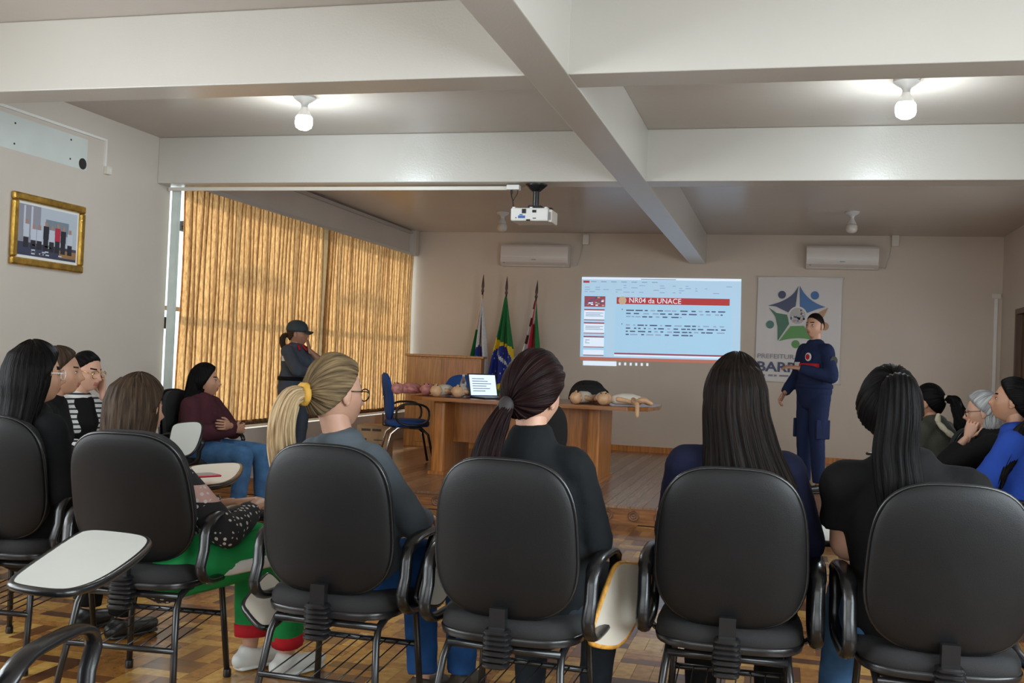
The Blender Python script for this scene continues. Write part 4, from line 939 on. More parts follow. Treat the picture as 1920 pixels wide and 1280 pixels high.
def add_head(mb, T, lip=1, brow=2, n=44, m=36):
    vs = []; ev = np.linspace(-PI/2+0.06, PI/2-0.06, m)
    for e in ev:
        a = np.linspace(-PI, PI, n, endpoint=False)
        # more columns near the face
        a = a - 0.35*np.sin(a)
        x, y, z = head_pt(a, np.full(n, e)); vs += list(zip(x, y, z))
    fs = [(i*n+j, i*n+(j+1) % n, (i+1)*n+(j+1) % n, (i+1)*n+j) for i in range(m-1) for j in range(n)] + [tuple(range(n-1, -1, -1)), tuple((m-1)*n+j for j in range(n))]
    k = len(mb.v); mb.add(vs, fs, 0, T)
    aa = np.linspace(-PI, PI, n, endpoint=False); aa = aa - 0.35*np.sin(aa); f0 = len(mb.f)-len(fs)
    for i in range(m-1):
        for j in range(n):
            a = aa[j]; e = ev[i]
            if abs(a) < 0.30 and -0.60 < e < -0.42: mb.m[f0+i*n+j] = lip
            if 0.16 < abs(a) < 0.72 and 0.20 < e < 0.31: mb.m[f0+i*n+j] = brow
    for s_ in (-1, 1):   # ears
        mb.sphere((s_*0.078, -0.008, -0.006), (0.009, 0.019, 0.031), 10, 8, 0, T @ trans((0, 0, 0)))
        mb.sphere((s_*0.076, -0.002, -0.030), (0.008, 0.010, 0.012), 8, 6, 0, T)
def hand(mb, wrist, dirv, normal, side, curl=0.5, spread=0.1, s=1.0):
    y = V(dirv).normalized(); z = V(normal); z = (z - y*z.dot(y)).normalized(); x = y.cross(z)*side
    def P(a, b, c): return V(wrist) + x*(a*s) + y*(b*s) + z*(c*s)
    mb.tube([P(0, -0.03, 0), P(0, 0.0, 0), P(0.002, 0.03, 0), P(0.002, 0.06, 0), P(0, 0.085, 0)], [(0.026*s, 0.019*s), (0.026*s, 0.018*s), (0.036*s, 0.016*s), (0.041*s, 0.014*s), (0.038*s, 0.011*s)], 12, side=x, round_ends=True)
    for i, (fx, ln) in enumerate(((0.030, 0.068), (0.010, 0.078), (-0.010, 0.072), (-0.029, 0.056))):
        pts = [P(fx*0.9, 0.07, 0)]; ang = 0.1+curl*0.5; b_, c_ = 0.085, 0.0; xx = fx
        pts.append(P(xx, b_, c_))
        for k, q in enumerate((0.46, 0.30, 0.24)):
            b_ += ln*q*math.cos(ang); c_ -= ln*q*math.sin(ang); xx += ln*q*spread*(fx/0.03)*0.6; pts.append(P(xx, b_, c_)); ang += curl*(1.0 if k == 0 else 0.8)
        mb.tube(pts, [0.0095*s, 0.0095*s, 0.0088*s, 0.0080*s, 0.0066*s], 8, round_ends=True)
    mb.tube([P(0.022, 0.012, -0.004), P(0.044, 0.036, -0.012), P(0.055, 0.060, -0.020), P(0.056, 0.085, -0.026)], [0.013*s, 0.012*s, 0.0095*s, 0.0075*s], 8, round_ends=True)

def strand_attr(o, n, R, L=0.25):
    me = o.data; a = me.attributes.new('strand', 'FLOAT_VECTOR', 'POINT'); N = len(me.vertices); idx = np.arange(N); th = 2*PI*(idx % n)/n
    a.data.foreach_set('vector', np.stack([np.cos(th), np.sin(th), L*(idx//n)/R], 1).ravel().astype(np.float32)); return o
def hair_cap(T, name, mt, par, pole=(0, -0.9, 0.15), thick=0.016, n=110, m=44, line=(1.1, -0.15), groove=0.0022, seed=1, lump=None):
    d_ = V(pole).normalized(); q = V((0, 0, 1)).rotation_difference(d_).to_matrix()
    rg = np.random.RandomState(seed); ks = rg.randint(12, 60, 10); ps = rg.uniform(0, 6.28, 10)
    th = np.linspace(0, 2*PI, n, endpoint=False); vs = []
    gr = sum(np.sin(k*th+p_) for k, p_ in zip(ks, ps))/3.0
    for i in range(m):
        pol = 0.05 + (PI-0.10)*i/(m-1)
        dirs = np.stack([np.sin(pol)*np.cos(th), np.sin(pol)*np.sin(th), np.full(n, np.cos(pol))], 1) @ np.array(q).T
        e = np.arcsin(np.clip(dirs[:, 2], -1, 1)); a = np.arctan2(dirs[:, 0], dirs[:, 1])
        x, y, z = head_pt(a, e); zz = z/0.116; cc = y/0.094
        s_ = np.clip((zz-(line[0]*cc+line[1]))/0.34, 0, 1); s_ = s_*s_*(3-2*s_)
        off = -0.016 + (thick+0.016)*s_ + groove*gr*s_
        L_ = np.sqrt(x*x+y*y+z*z); k = 1+off/L_
        vs += list(zip(x*k, y*k, z*k))
    fs = [(i*n+j, (i+1)*n+j, (i+1)*n+(j+1) % n, i*n+(j+1) % n) for i in range(m-1) for j in range(n)] + [tuple(range(n)), tuple((m-1)*n+j for j in reversed(range(n)))]
    return strand_attr(MB().add(vs, fs, 0, T).build(name, mt, par, 180), n, m)
def strand_loft(rings, name, mt, par, n=96, groove=0.004, seed=1, ragged=0.03, twist=0.0, wave=0.0, wfreq=30):
    "hair hanging as a closed loft: rings = (centre, rx, ry); columns are locks of hair"
    rg = np.random.RandomState(seed); ks = rg.randint(8, 48, 12); ps = rg.uniform(0, 6.28, 12); dr = rg.uniform(-1.2, 1.2, 12)
    R = 40; src = rings; vs = []; th = np.linspace(0, 2*PI, n, endpoint=False)
    cs = np.array([list(r_[0]) for r_ in src]); rx = np.array([r_[1] for r_ in src]); ry = np.array([r_[2] for r_ in src]); t0 = np.linspace(0, 1, len(src))
    drop = ragged*(0.5*np.sin(ks[0]*th+ps[0])+0.5*np.sin(ks[1]*th+ps[1])+0.4*np.sin(5*th))
    for i in range(R):
        t = i/(R-1); ts = t
        c = np.array([np.interp(ts, t0, cs[:, k]) for k in range(3)]); a = np.interp(ts, t0, rx); b = np.interp(ts, t0, ry)
        g = sum(np.sin(k*(th+twist*t)+p_+d_*t*2.5) for k, p_, d_ in zip(ks, ps, dr))/3.5
        amp = groove*min(1, 0.25+t*1.5)*(1 if t < 0.9 else (1-t)/0.1*0.8+0.2)
        wv = wave*math.sin(t*wfreq)
        x = c[0] + (a+g*amp+wv*np.sin(3*th+t*9))*np.cos(th); y = c[1] + (b+g*amp+wv*np.cos(2*th+t*7))*np.sin(th); z = c[2] - drop*max(0, (t-0.6)/0.4)**2 + 0*th
        vs += list(zip(x, y, z))
    fs = [(i*n+j, (i+1)*n+j, (i+1)*n+(j+1) % n, i*n+(j+1) % n) for i in range(R-1) for j in range(n)] + [tuple(range(n)), tuple((R-1)*n+j for j in reversed(range(n)))]
    return strand_attr(MB().add(vs, fs).build(name, mt, par, 180), n, R, 0.4)
def loose_strands(paths, name, mt, par, r=0.0012):
    b = MB()
    for p_ in paths: b.tube(p_, [r]*(len(p_)-1)+[r*0.3], 4)
    return b.build(name, mt, par, 180)
def tail(pts, radii, name, mt, par, seed=1, groove=0.004, n=64, wave=0.0):
    "ponytail: a lock swept along points with ragged grooves"
    pts = [V(p_) for p_ in pts]; R = 36; rg = np.random.RandomState(seed); ks = rg.randint(5, 26, 10); ps = rg.uniform(0, 6.28, 10); dr = rg.uniform(-2, 2, 10)
    def ev(arr, t):
        f = t*(len(arr)-1); i = min(int(f), len(arr)-2); u = f-i
        p0, p1, p2, p3 = arr[max(i-1, 0)], arr[i], arr[i+1], arr[min(i+2, len(arr)-1)]
        return 0.5*((2*p1) + (p2-p0)*u + (2*p0-5*p1+4*p2-p3)*u*u + (3*p1-p0-3*p2+p3)*u**3)
    vs = []; prev = V((1, 0, 0)); th = [2*PI*j/n for j in range(n)]
    for i in range(R):
        t = i/(R-1); c = ev(pts, t); c2 = ev(pts, min(t+0.01, 1)); tg = (c2-ev(pts, max(t-0.01, 0))).normalized()
        a = (prev - tg*prev.dot(tg)).normalized(); b_ = tg.cross(a); prev = a
        k = t*(len(radii)-1); i0 = min(int(k), len(radii)-2); u = k-i0
        def rv(q): return q if isinstance(q, (tuple, list)) else (q, q)
        r0, r1 = rv(radii[i0]), rv(radii[i0+1]); rx = r0[0]*(1-u)+r1[0]*u; ry = r0[1]*(1-u)+r1[1]*u
        for j in range(n):
            g = sum(math.sin(q*th[j]+p_+d_*t*3) for q, p_, d_ in zip(ks, ps, dr))/3*groove*min(1, t*3+0.15)*min(1, (1-t)*4+0.25)
            g += wave*math.sin(t*26+3*math.sin(th[j]*2))
            dz = tg*(0.05*max(0, t-0.8)/0.2*math.sin(ks[1]*th[j]))*0.6
            vs.append(c + a*((rx+g)*math.cos(th[j])) + b_*((ry+g)*math.sin(th[j])) + dz)
    fs = [(i*n+j, i*n+(j+1) % n, (i+1)*n+(j+1) % n, (i+1)*n+j) for i in range(R-1) for j in range(n)] + [tuple(reversed(range(n))), tuple((R-1)*n+j for j in range(n))]
    return strand_attr(MB().add(vs, fs).build(name, mt, par, 180), n, R, 0.4)

def person(label, head_px, depth, yaw, spec):
    """spec: sit/stand, hz head height, head=(yaw,pitch,roll) deg rel. to body, lean=(fwd,side), bulk, arms, legs, garments"""
    S = spec; p = at(head_px[0], head_px[1], depth); yw = math.radians(yaw)
    sit = S.get('sit', True); gz = S.get('ground', 0.0)
    hz = S.get('hz', p.z) - gz
    pel_z = S.get('pelvis', 0.525 if sit else hz*0.585)
    k = (hz-pel_z)/0.68; bulk = S.get('bulk', 1.0); bk = bulk*S.get('k', 1.0)
    lf, ls = S.get('lean', (0.05, 0.0))
    root = S.get('root')
    if root is not None:
        rl = Matrix.Rotation(-yw, 3, 'Z') @ V((p.x-root[0], p.y-root[1], 0)); lf = (rl.y-0.015)/(0.688*k); ls = rl.x/(0.728*k)
        if S.get('show'): print('LEAN', label[:30], round(lf, 3), round(ls, 3))
    U_ = V((ls, lf, 0)); U_.z = math.sqrt(max(0.1, 1-lf*lf-ls*ls))
    pel = V((0, 0, pel_z))
    def sp_(t): return pel + V((ls*t*(0.6+0.8*t), lf*t*(0.6+0.8*t), t))*k      # slightly curved spine, t in unscaled metres
    neck = sp_(0.52); hc = V((neck.x + ls*0.2*k, neck.y + lf*0.16*k + 0.015 + S.get('chin', 0.0), hz))
    t = thing('person', label, 'person', (0, 0, gz), yw)
    Rz = Matrix.Rotation(yw, 3, 'Z'); off = Rz @ V((hc.x, hc.y, 0)); t.location = (p.x-off.x, p.y-off.y, gz)
    hy, hp, hr = [math.radians(q) for q in S.get('head', (0, 0, 0))]
    HT = trans(hc) @ rotm('Z', hy) @ rotm('X', hp) @ rotm('Y', hr) @ Matrix.Scale(S.get('hs', 1.0), 4)
    sw = S.get('shoulder', 0.132)*bk
    RM = trans(t.location) @ rotm('Z', yw); RI = RM.inverted()
    def J(q):
        if q[0] == 'px': return RI @ at(*q[1:])
        if q[0] == 'head': return HT @ V(q[1])
        return V(q)
    kk = S.get('limb', 1.0)
    torso = [(-0.06, 0.150, 0.110), (0.02, 0.172, 0.125), (0.10, 0.165, 0.122), (0.20, 0.143, 0.108), (0.30, 0.150, 0.112), (0.37, 0.152, 0.108), (0.42, 0.132, 0.092), (0.47, 0.088, 0.070), (0.515, 0.060, 0.056)]
    def sh(s_): return sp_(S.get('sht', 0.425)) + V((s_*sw, S.get('shy', 0.0), 0.010))
    arms = {}
    for s_, nm in ((-1, 'L'), (1, 'R')):
        d_ = S.get('arm'+nm, None); s0 = sh(s_)
        if d_ is None: el = s0 + V((s_*0.045, 0.03, -0.27*k)); hd = V((s_*0.10, 0.27, pel_z+0.13)); opt = {}
        else: el = J(d_[0]); hd = J(d_[1]); opt = d_[2] if len(d_) > 2 else {}
        arms[s_] = (s0, el, hd, opt)
    legs = {}
    for s_, nm in ((-1, 'L'), (1, 'R')):
        hip = pel + V((s_*0.088*bulk, 0, -0.02)); d_ = S.get('leg'+nm, None)
        if d_ is not None: kn, an = J(d_[0]), J(d_[1]); an.z = min(an.z, 0.088)
        elif sit: kn = V((s_*0.13, 0.43, pel_z-0.02)); an = V((s_*0.12, 0.40, 0.085))
        else: kn = V((s_*0.095, 0.02, pel_z*0.53)); an = V((s_*0.10, -0.01, 0.085))
        legs[s_] = (hip, kn, an)
    far = depth > 5.2; vox = 0.013 if far else 0.010
    tw = S.get('thick', bulk)
    # ---- body
    sk = 'skin_'+S.get('skin', 'olive'); hm = S['hair'][1]
    b = MB()
    def torso_tube(mb, inf, t0=-0.06, t1=0.515):
        pts = []; rr_ = []
        for q, a, c in torso:
            if t0-1e-6 <= q <= t1+1e-6: pts.append(sp_(q)); rr_.append((a*tw*S.get('k', 1.0)+inf, c*tw*S.get('k', 1.0)*S.get('belly', 1.0)+inf))
        mb.tube(pts, rr_, 20, side=(1, 0, 0), round_ends=True)
    torso_tube(b, -0.012)
    b.tube([sp_(0.47), sp_(0.53), hc + V((0, -0.012, -0.06))], [0.062, 0.052, 0.052], 14, round_ends=True)
    for s_, (s0, el, hd, opt) in arms.items():
        wv = el + (hd-el)*0.93
        b.tube([s0 - V((s_*0.05, 0, 0)), s0, s0.lerp(el, 0.5), el], [0.045*tw, 0.045*tw, 0.040*tw, 0.036*tw*kk], 12, round_ends=True)
        b.tube([el, el.lerp(wv, 0.35), wv], [0.035*tw*kk, 0.036*tw*kk, 0.025], 12, round_ends=True)
    for s_, (hip, kn, an) in legs.items():
        b.tube([hip, hip.lerp(kn, 0.5), kn], [0.075*tw, 0.065*tw, 0.048], 12, round_ends=True); b.tube([kn, kn.lerp(an, 0.35), an], [0.048, 0.048, 0.032], 12, round_ends=True)
    core = remesh(b, 'core', sk, 0.016 if far else 0.013, 3)
    bb = MB(); bb.v = [tuple(v_.co) for v_ in core.vertices]; bb.f = [tuple(f.vertices) for f in core.polygons]; bb.m = [0]*len(bb.f); bpy.data.meshes.remove(core)
    add_head(bb, HT, 1, 2, 64 if not far else 52, 48 if not far else 40)
    for s_, (s0, el, hd, opt) in arms.items():
        fd = (hd-el).normalized(); dv = V(opt.get('dir', tuple(fd))); nv_ = V(opt.get('normal', (0, 0, 1)))
        hand(bb, el + (hd-el)*0.95, dv, nv_, -s_*opt.get('flip', 1), opt.get('curl', 0.5), 0.1, S.get('hands', 0.95))
    body = bb.build('body', [sk, 'lips', hm], t, 180)
    for s_ in (-1, 1):
        MB().sphere((s_*0.030, 0.0735, 0.009), (0.0115, 0.009, 0.0045), 10, 8, 0, HT).build('eye', 'eye_white', body, 180)
        MB().sphere((s_*0.031, 0.079, 0.0145), (0.0130, 0.006, 0.0020), 10, 6, 0, HT).build('eyelash', 'eye_dark', body, 180)
        MB().sphere((s_*0.030, 0.0815, 0.009), (0.0050, 0.0035, 0.0044), 8, 6, 0, HT).build('iris', 'eye_dark', body, 180)
    # ---- garments
    G = S['wear']
    if 'top' in G:
        mt, sleeve, inf, hem = G['top']
        b = MB(); torso_tube(b, inf, S.get('hem', -0.06), G.get('collar', 0.485))
        if S.get('bust', True): 
            for s_ in (-1, 1): b.sphere(sp_(0.30) + V((s_*0.068*tw, 0.075*tw, -0.005)), (0.066*tw+inf, 0.055*tw+inf*0.5, 0.066*tw), 12, 8)
        for s_, (s0, el, hd, opt) in arms.items():
            q = 0.047*tw
            b.tube([sp_(0.455)+V((s_*0.035, 0, 0)), s0 - V((s_*0.045, 0, -0.008)), s0], [(0.038+inf), q+inf*0.7, q+inf], 14, round_ends=True)
            e2 = s0.lerp(el, min(1, sleeve)); b.tube([s0, s0.lerp(e2, 0.5), e2], [q+inf, 0.044*tw+inf, 0.041*tw*kk+inf], 14, round_ends=sleeve >= 1)
            if sleeve > 1:
                w_ = el.lerp(hd, min(0.93, (sleeve-1)*0.93)); b.tube([el, el.lerp(w_, 0.4), w_], [0.040*tw*kk+inf, 0.039*tw*kk+inf, 0.029+inf*0.9], 14)
        me = remesh(b, G.get('topname', 'top'), mt, vox, 3, S.get('wr', 0.0042), sum(map(ord, label)) % 999); link(G.get('topname', 'top'), me, t)
    if 'pants' in G:
        mt = G['pants']; inf = G.get('pinf', 0.014); b = MB(); torso_tube(b, inf*0.7, -0.06, 0.10)
        for s_, (hip, kn, an) in legs.items():
            b.tube([hip, hip.lerp(kn, 0.5), kn], [0.088*tw+inf, 0.074*tw+inf, 0.056+inf], 14, round_ends=True); b.tube([kn, kn.lerp(an, 0.35), kn.lerp(an, G.get('plen', 0.97))], [0.056+inf, 0.052+inf, 0.042+inf], 14, round_ends=False)
        me = remesh(b, 'trousers', mt, vox*1.1, 3, 0.003, 5); link('trousers', me, t)
    if 'shoes' in G:
        for s_, (hip, kn, an) in legs.items():
            f = V(S.get('toe', (0, 1, 0))).normalized(); b = MB()
            b.tube([an + V((0, 0, 0.0)), an + V((0, 0, -0.03)) - f*0.01], [0.040, 0.044], 12)
            a0_ = V((an.x, an.y, 0.04)); b.tube([a0_ - f*0.045, a0_ + f*0.04, a0_ + f*0.12, a0_ + f*0.165], [(0.036, 0.036), (0.040, 0.038), (0.044, 0.030), (0.030, 0.024)], 14, side=(1, 0, 0) if abs(f.x) < 0.8 else (0, 1, 0), round_ends=True)
            o = link('shoe', remesh(b, 'shoe', G['shoes'], 0.009, 2), t)
            MB().tube([V((an.x, an.y, 0.012)) - f*0.05, V((an.x, an.y, 0.012)) + f*0.06, V((an.x, an.y, 0.012)) + f*0.165], [(0.038, 0.011), (0.043, 0.011), (0.036, 0.011)], 14, side=f.cross(V((0, 0, 1))), round_ends=True).build('sole', G.get('sole', G['shoes']), o, 180)
    info = dict(root=t, HT=HT, hc=hc, neck=neck, sp=sp_, tw=tw, arms=arms, legs=legs, far=far, body=body, pel=pel, k=k)
    return info
def H(I, p): return I['HT'] @ V(p)
def glasses(I, mt, r=0.023, name='glasses'):
    b = MB(); T = I['HT']
    for s_ in (-1, 1):
        b.tube([(s_*0.033 + r*1.1*math.cos(q*PI/8), 0.098, 0.006 + r*0.9*math.sin(q*PI/8)) for q in range(16)], 0.0022, 6, T=T, loop=True)
        b.tube([(s_*0.060, 0.097, 0.012), (s_*0.078, 0.07, 0.014), (s_*0.082, 0.0, 0.008)], 0.002, 6, T=T)
    b.tube([(-0.008, 0.100, 0.010), (0.008, 0.100, 0.010)], 0.002, 6, T=T)
    return b.build(name, mt, I['root'], 180)
def collar(I, mt, name='collar', r=0.066, h=0.03, inf=0.01):
    s = I['sp']; b = MB(); c = s(0.50)
    b.tube([s(0.475), s(0.505), s(0.53)], [(r+0.018, r+0.012), (r+0.004, r), (r-0.004, r-0.004)], 20, side=(1, 0, 0))
    return b.build(name, mt, I['root'], 60)

def side_chair(I, label, **k): r_ = I['root']; return seminar_chair(label, (r_.location.x, r_.location.y), r_.rotation_euler.z, **k)
TAB_UP = trans((0.24, 0.20, 0.665)) @ rotm('Z', math.radians(6))

# ---- woman in white glasses, left edge
I = person('woman with long black hair, white glasses and black blazer', (66, 704), 4.20, -20, dict(root=CH1.location, hz=1.135, head=(-12, -4, 0), bulk=1.18, skin='warm', hair=('long', 'hair_black'), wear=dict(top=('cl_blazer', 2, 0.018, 0), pants='cl_black', shoes='shoe_black', topname='blazer')))
hair_cap(I['HT'], 'hair', 'hair_black', I['root'], (0.0, -0.2, 1), 0.024, seed=2, line=(1.5, -0.55))
c = I['hc']; strand_loft([(c+V((0, -0.02, 0.118)), 0.045, 0.05), (c+V((0, -0.028, 0.085)), 0.080, 0.082), (c+V((0, -0.035, 0.03)), 0.099, 0.094), (c+V((0, -0.045, -0.04)), 0.106, 0.090), (c+V((0, -0.055, -0.10)), 0.104, 0.078), (c+V((0, -0.085, -0.20)), 0.115, 0.062), (c+V((-0.01, -0.12, -0.32)), 0.105, 0.048), (c+V((-0.02, -0.14, -0.42)), 0.07, 0.03)], 'loose_hair', 'hair_black', I['root'], seed=3, ragged=0.05)
glasses(I, 'clear_acetate')
MB().sphere(H(I, (-0.06, -0.09, -0.01)), (0.022, 0.012, 0.012), 10, 6).build('hair_clip', 'scrunchie_gold', I['root'], 180)

# ---- person half hidden behind her
I = person('person with short brown hair and dark jacket behind the white glasses', (112, 703), 5.35, -60, dict(hz=1.115, head=(4, -6, 0), lean=(0.12, 0), skin='warm', hair=('short', 'hair_brown'), wear=dict(top=('cl_black', 2, 0.022, 0), pants='cl_darkjeans', shoes='shoe_black', topname='jacket')))
hair_cap(I['HT'], 'hair', 'hair_brown', I['root'], (0, -0.3, 1), 0.020, n=80, m=32, line=(1.1, -0.1))
collar(I, 'cl_black'); ch = side_chair(I, 'black chair under the person in the dark jacket, board out'); tab_px(ch, (335, 913, on_plane(335, 913, 0.72)), (447, 904, on_plane(447, 904, 0.72)), (350, 872, on_plane(350, 872, 0.72)))

# ---- woman in stripes, head on hand
I = person('woman in gold glasses, striped shirt and black vest, head on hand', (160, 702), 6.25, -92, dict(hz=1.10, head=(2, -14, 0), lean=(0.20, 0.02), skin='fair', hair=('bun', 'hair_black'), armL=((-0.20, 0.34, 0.70), ('head', (-0.075, 0.085, -0.10)), dict(dir=(0.05, -0.15, 1), normal=(-1, 0.3, 0), curl=0.35)), armR=((0.26, 0.12, 0.66), (0.10, 0.33, 0.67)), wear=dict(top=('cl_stripe', 1.7, 0.016, 0), pants='cl_darkjeans', shoes='shoe_black', topname='striped_shirt')))
hair_cap(I['HT'], 'hair', 'hair_black', I['root'], (0, -0.9, 0.25), 0.009, n=90, m=36, line=(1.05, -0.16))
MB().sphere(H(I, (0, -0.115, 0.02)), (0.04, 0.03, 0.04), 12, 8).build('hair_bun', 'hair_black', I['root'], 180)
glasses(I, 'gold_wire', 0.027)
b = MB(); s = I['sp']; b.tube([s(-0.04), s(0.10), s(0.22), s(0.34), s(0.42)], [(0.200, 0.155), (0.196, 0.153), (0.176, 0.140), (0.176, 0.150), (0.120, 0.118)], 20, side=(1, 0, 0), round_ends=True)
link('vest', remesh(b, 'vest', 'cl_black', 0.013, 3), I['root'])

side_chair(I, 'black chair under the woman in the striped shirt', tablet=TAB_UP)

# ---- girl in the nordic sweater
I = person('girl with long brown hair, patterned sweater and green trousers', (258, 772), 3.95, -26, dict(root=(CH2.location.x+0.02, CH2.location.y+0.03), hz=1.03, pelvis=0.48, k=0.9, head=(6, -8, 0), skin='warm', hair=('long', 'hair_brown'), armR=((0.25, 0.10, 0.60), (0.10, 0.33, 0.66)), armL=((-0.23, 0.10, 0.60), (-0.03, 0.34, 0.66)), legL=((-0.02, 0.42, 0.50), ('px', 470, 1195, 4.15)), legR=((0.26, 0.36, 0.52), ('px', 540, 1190, 4.08)), wear=dict(top=('cl_nordic', 1.85, 0.018, 0), pants='cl_green', plen=0.86, pinf=0.024, shoes='shoe_white', topname='knit_sweater')))
hair_cap(I['HT'], 'hair', 'hair_brown', I['root'], (0.0, -0.1, 1), 0.022, seed=4, line=(1.25, -0.42))
c = I['hc']; strand_loft([(c+V((0, -0.02, 0.118)), 0.045, 0.05), (c+V((0, -0.026, 0.085)), 0.080, 0.082), (c+V((0, -0.030, 0.03)), 0.099, 0.096), (c+V((0, -0.034, -0.03)), 0.104, 0.094), (c+V((0, -0.04, -0.09)), 0.103, 0.088), (c+V((0, -0.05, -0.15)), 0.108, 0.080), (c+V((0, -0.065, -0.22)), 0.105, 0.070), (c+V((0, -0.075, -0.27)), 0.098, 0.055)], 'loose_hair', 'hair_brown', I['root'], seed=6, ragged=0.04, groove=0.005)
for s_ in (-1, 1):
    hip, kn, an = I['legs'][s_]
    if s_ == 1: MB().tube([hip + V((0.118, 0.05, -0.01)), hip.lerp(kn, 0.5) + V((0.105, 0, -0.012)), kn + V((0.086, -0.02, -0.015))], [(0.006, 0.024)]*3, 8, side=(1, 0, 0)).build('white_side_stripe', 'cl_white', I['root'], 180)
    e1 = kn.lerp(an, 0.78); MB().tube([e1, kn.lerp(an, 0.9)], [0.068, 0.064], 14).build('knit_cuff', 'cl_red', I['root'], 180)
# her phone on a board, and the sheet beside it
p = at(376, 893, on_plane(376, 893, 0.750))
ph = thing('tablet_computer', 'red-cased tablet lying on the white board before the girl', 'tablet', p, math.radians(-30)); Tm = rotm('X', math.radians(0))
MB().bx((-0.045, -0.07, 0), (0.045, 0.07, 0.009), T=Tm).build('case', 'red_case', ph, 0, 0.004); MB().bx((-0.040, -0.064, 0.009), (0.040, 0.064, 0.010), T=Tm).build('screen', 'grey_plastic', ph, 0)

# ---- woman in maroon by the window
I = person('woman in maroon sweater and jeans sitting with folded arms by the window', (384, 716), 7.85, -92, dict(hz=1.02, pelvis=0.50, head=(28, -2, 0), lean=(0.02, 0.0), bulk=1.12, skin='olive', hair=('long', 'hair_black'), armL=((-0.30, 0.10, 0.63), (0.03, 0.27, 0.70), dict(dir=(1, 0.1, 0.1), normal=(0, 1, 0))), armR=((0.28, 0.12, 0.64), (-0.12, 0.26, 0.66), dict(dir=(-1, 0.1, 0.1), normal=(0, 1, 0))), legL=((-0.13, 0.46, 0.50), (-0.10, 0.50, 0.09)), legR=((0.12, 0.46, 0.50), (0.12, 0.42, 0.09)), wear=dict(top=('cl_maroon', 1.95, 0.022, 0), pants='cl_jeans', shoes='shoe_black', topname='sweater')))
hair_cap(I['HT'], 'hair', 'hair_black', I['root'], (0.0, -0.2, 1), 0.024, n=90, m=36, seed=5, line=(1.5, -0.5))
c = I['hc']; strand_loft([(c+V((0, -0.02, 0.118)), 0.045, 0.05), (c+V((0, -0.028, 0.085)), 0.080, 0.082), (c+V((0, -0.035, 0.03)), 0.099, 0.094), (c+V((0, -0.05, -0.05)), 0.106, 0.090), (c+V((0, -0.08, -0.16)), 0.118, 0.080), (c+V((0, -0.13, -0.25)), 0.12, 0.06), (c+V((0, -0.15, -0.30)), 0.09, 0.03)], 'loose_hair', 'hair_black', I['root'], n=72, seed=8, ragged=0.04)
PW = I['root']; ch = seminar_chair('black chair by the window under the woman in maroon, pale board folded', (PW.location.x, PW.location.y), PW.rotation_euler.z)
tab_px(ch, (316, 860, 7.35), (372, 856, 7.30), (322, 796, 7.5))

# ---- standing fire service woman
I = person('woman in dark fire service uniform and cap standing, hand on chin', (557, 626), 10.45, -104, dict(sit=False, ground=ZS, k=0.95, hs=0.98, head=(34, 2, 0), lean=(-0.02, 0.0), bulk=1.02, skin='tan', hair=('tail', 'hair_brown'), pelvis=0.80, armR=((0.20, 0.20, 0.94), (-0.16, 0.23, 0.93), dict(dir=(-1, 0.1, 0), normal=(0, 1, 0))), armL=((-0.20, 0.24, 0.97), ('head', (-0.01, 0.115, -0.15)), dict(dir=(0.1, -0.2, 1), normal=(-0.5, 1, 0), curl=1.0)), wear=dict(top=('cl_uniform', 1.3, 0.020, 0), pants='cl_uniform', pinf=0.022, shoes='shoe_black', topname='jacket')))
hair_cap(I['HT'], 'hair', 'hair_brown', I['root'], (0, -0.9, 0.1), 0.010, n=80, m=32, line=(1.0, -0.1))
tail([H(I, (0, -0.10, 0.0)), H(I, (0, -0.14, -0.04)), H(I, (0, -0.14, -0.12)), H(I, (0, -0.12, -0.18))], [0.018, 0.028, 0.026, 0.008], 'ponytail', 'hair_brown', I['root'], n=40)
mat('cap_cloth', (0.030, 0.045, 0.055), 0.8, bump=0.2, bscale=200)
cp = MB(); rings = []
for e, r_ in ((0.012, 1.06), (0.03, 1.10), (0.06, 1.07), (0.095, 0.92), (0.12, 0.62), (0.132, 0.2)):
    rings.append([(0.083*r_*math.cos(2*PI*j/28), -0.004 + 0.103*r_*math.sin(2*PI*j/28), e+0.012) for j in range(28)])
cp.loft(rings, T=I['HT'] @ rotm('X', math.radians(-6)))
cpo = cp.build('cap', 'cap_cloth', I['root'], 180)
br = MB(); vsr = [[(0.078*math.sin(a_)*q, 0.085+0.075*(q-1)*2.2*math.cos(a_) + 0.012*math.cos(a_), 0.035 - 0.02*(q-1)*4*(0.3+math.sin(a_)**2) + (0.004 if z_ else 0)) for a_ in [(-1.25+2.5*j/12) for j in range(13)]] for z_ in (0, 1) for q in (1.0, 1.25, 1.42)]
for z_ in (0, 1):
    rws = vsr[z_*3:z_*3+3]; br.loft(rws, cap=False, closed=False, T=I['HT'] @ rotm('X', math.radians(-2)))
br.build('brim', 'cap_cloth', cpo, 180)
s = I['sp']
for s_ in (-1, 1):
    MB().tube([s(0.47)+V((s_*0.07, 0.0, 0.035)), I['arms'][s_][0]+V((s_*-0.01, 0, 0.066))], [(0.030, 0.008)]*2, 8, side=(0, 1, 0)).build('red_epaulette', 'cl_red', I['root'], 180)
    MB().tube([s(0.51)+V((s_*0.03, 0.062, 0.02)), s(0.46)+V((s_*0.055, 0.105, 0.0))], [(0.016, 0.006)]*2, 8, side=(1, 0, 0)).build('red_collar_tab', 'cl_red', I['root'], 180)
a0_ = I['arms'][1][0]; MB().box(a0_ + V((0.068, 0.03, -0.07)), (0.012, 0.06, 0.05)).build('sleeve_patch', 'cl_white', I['root'], 0)
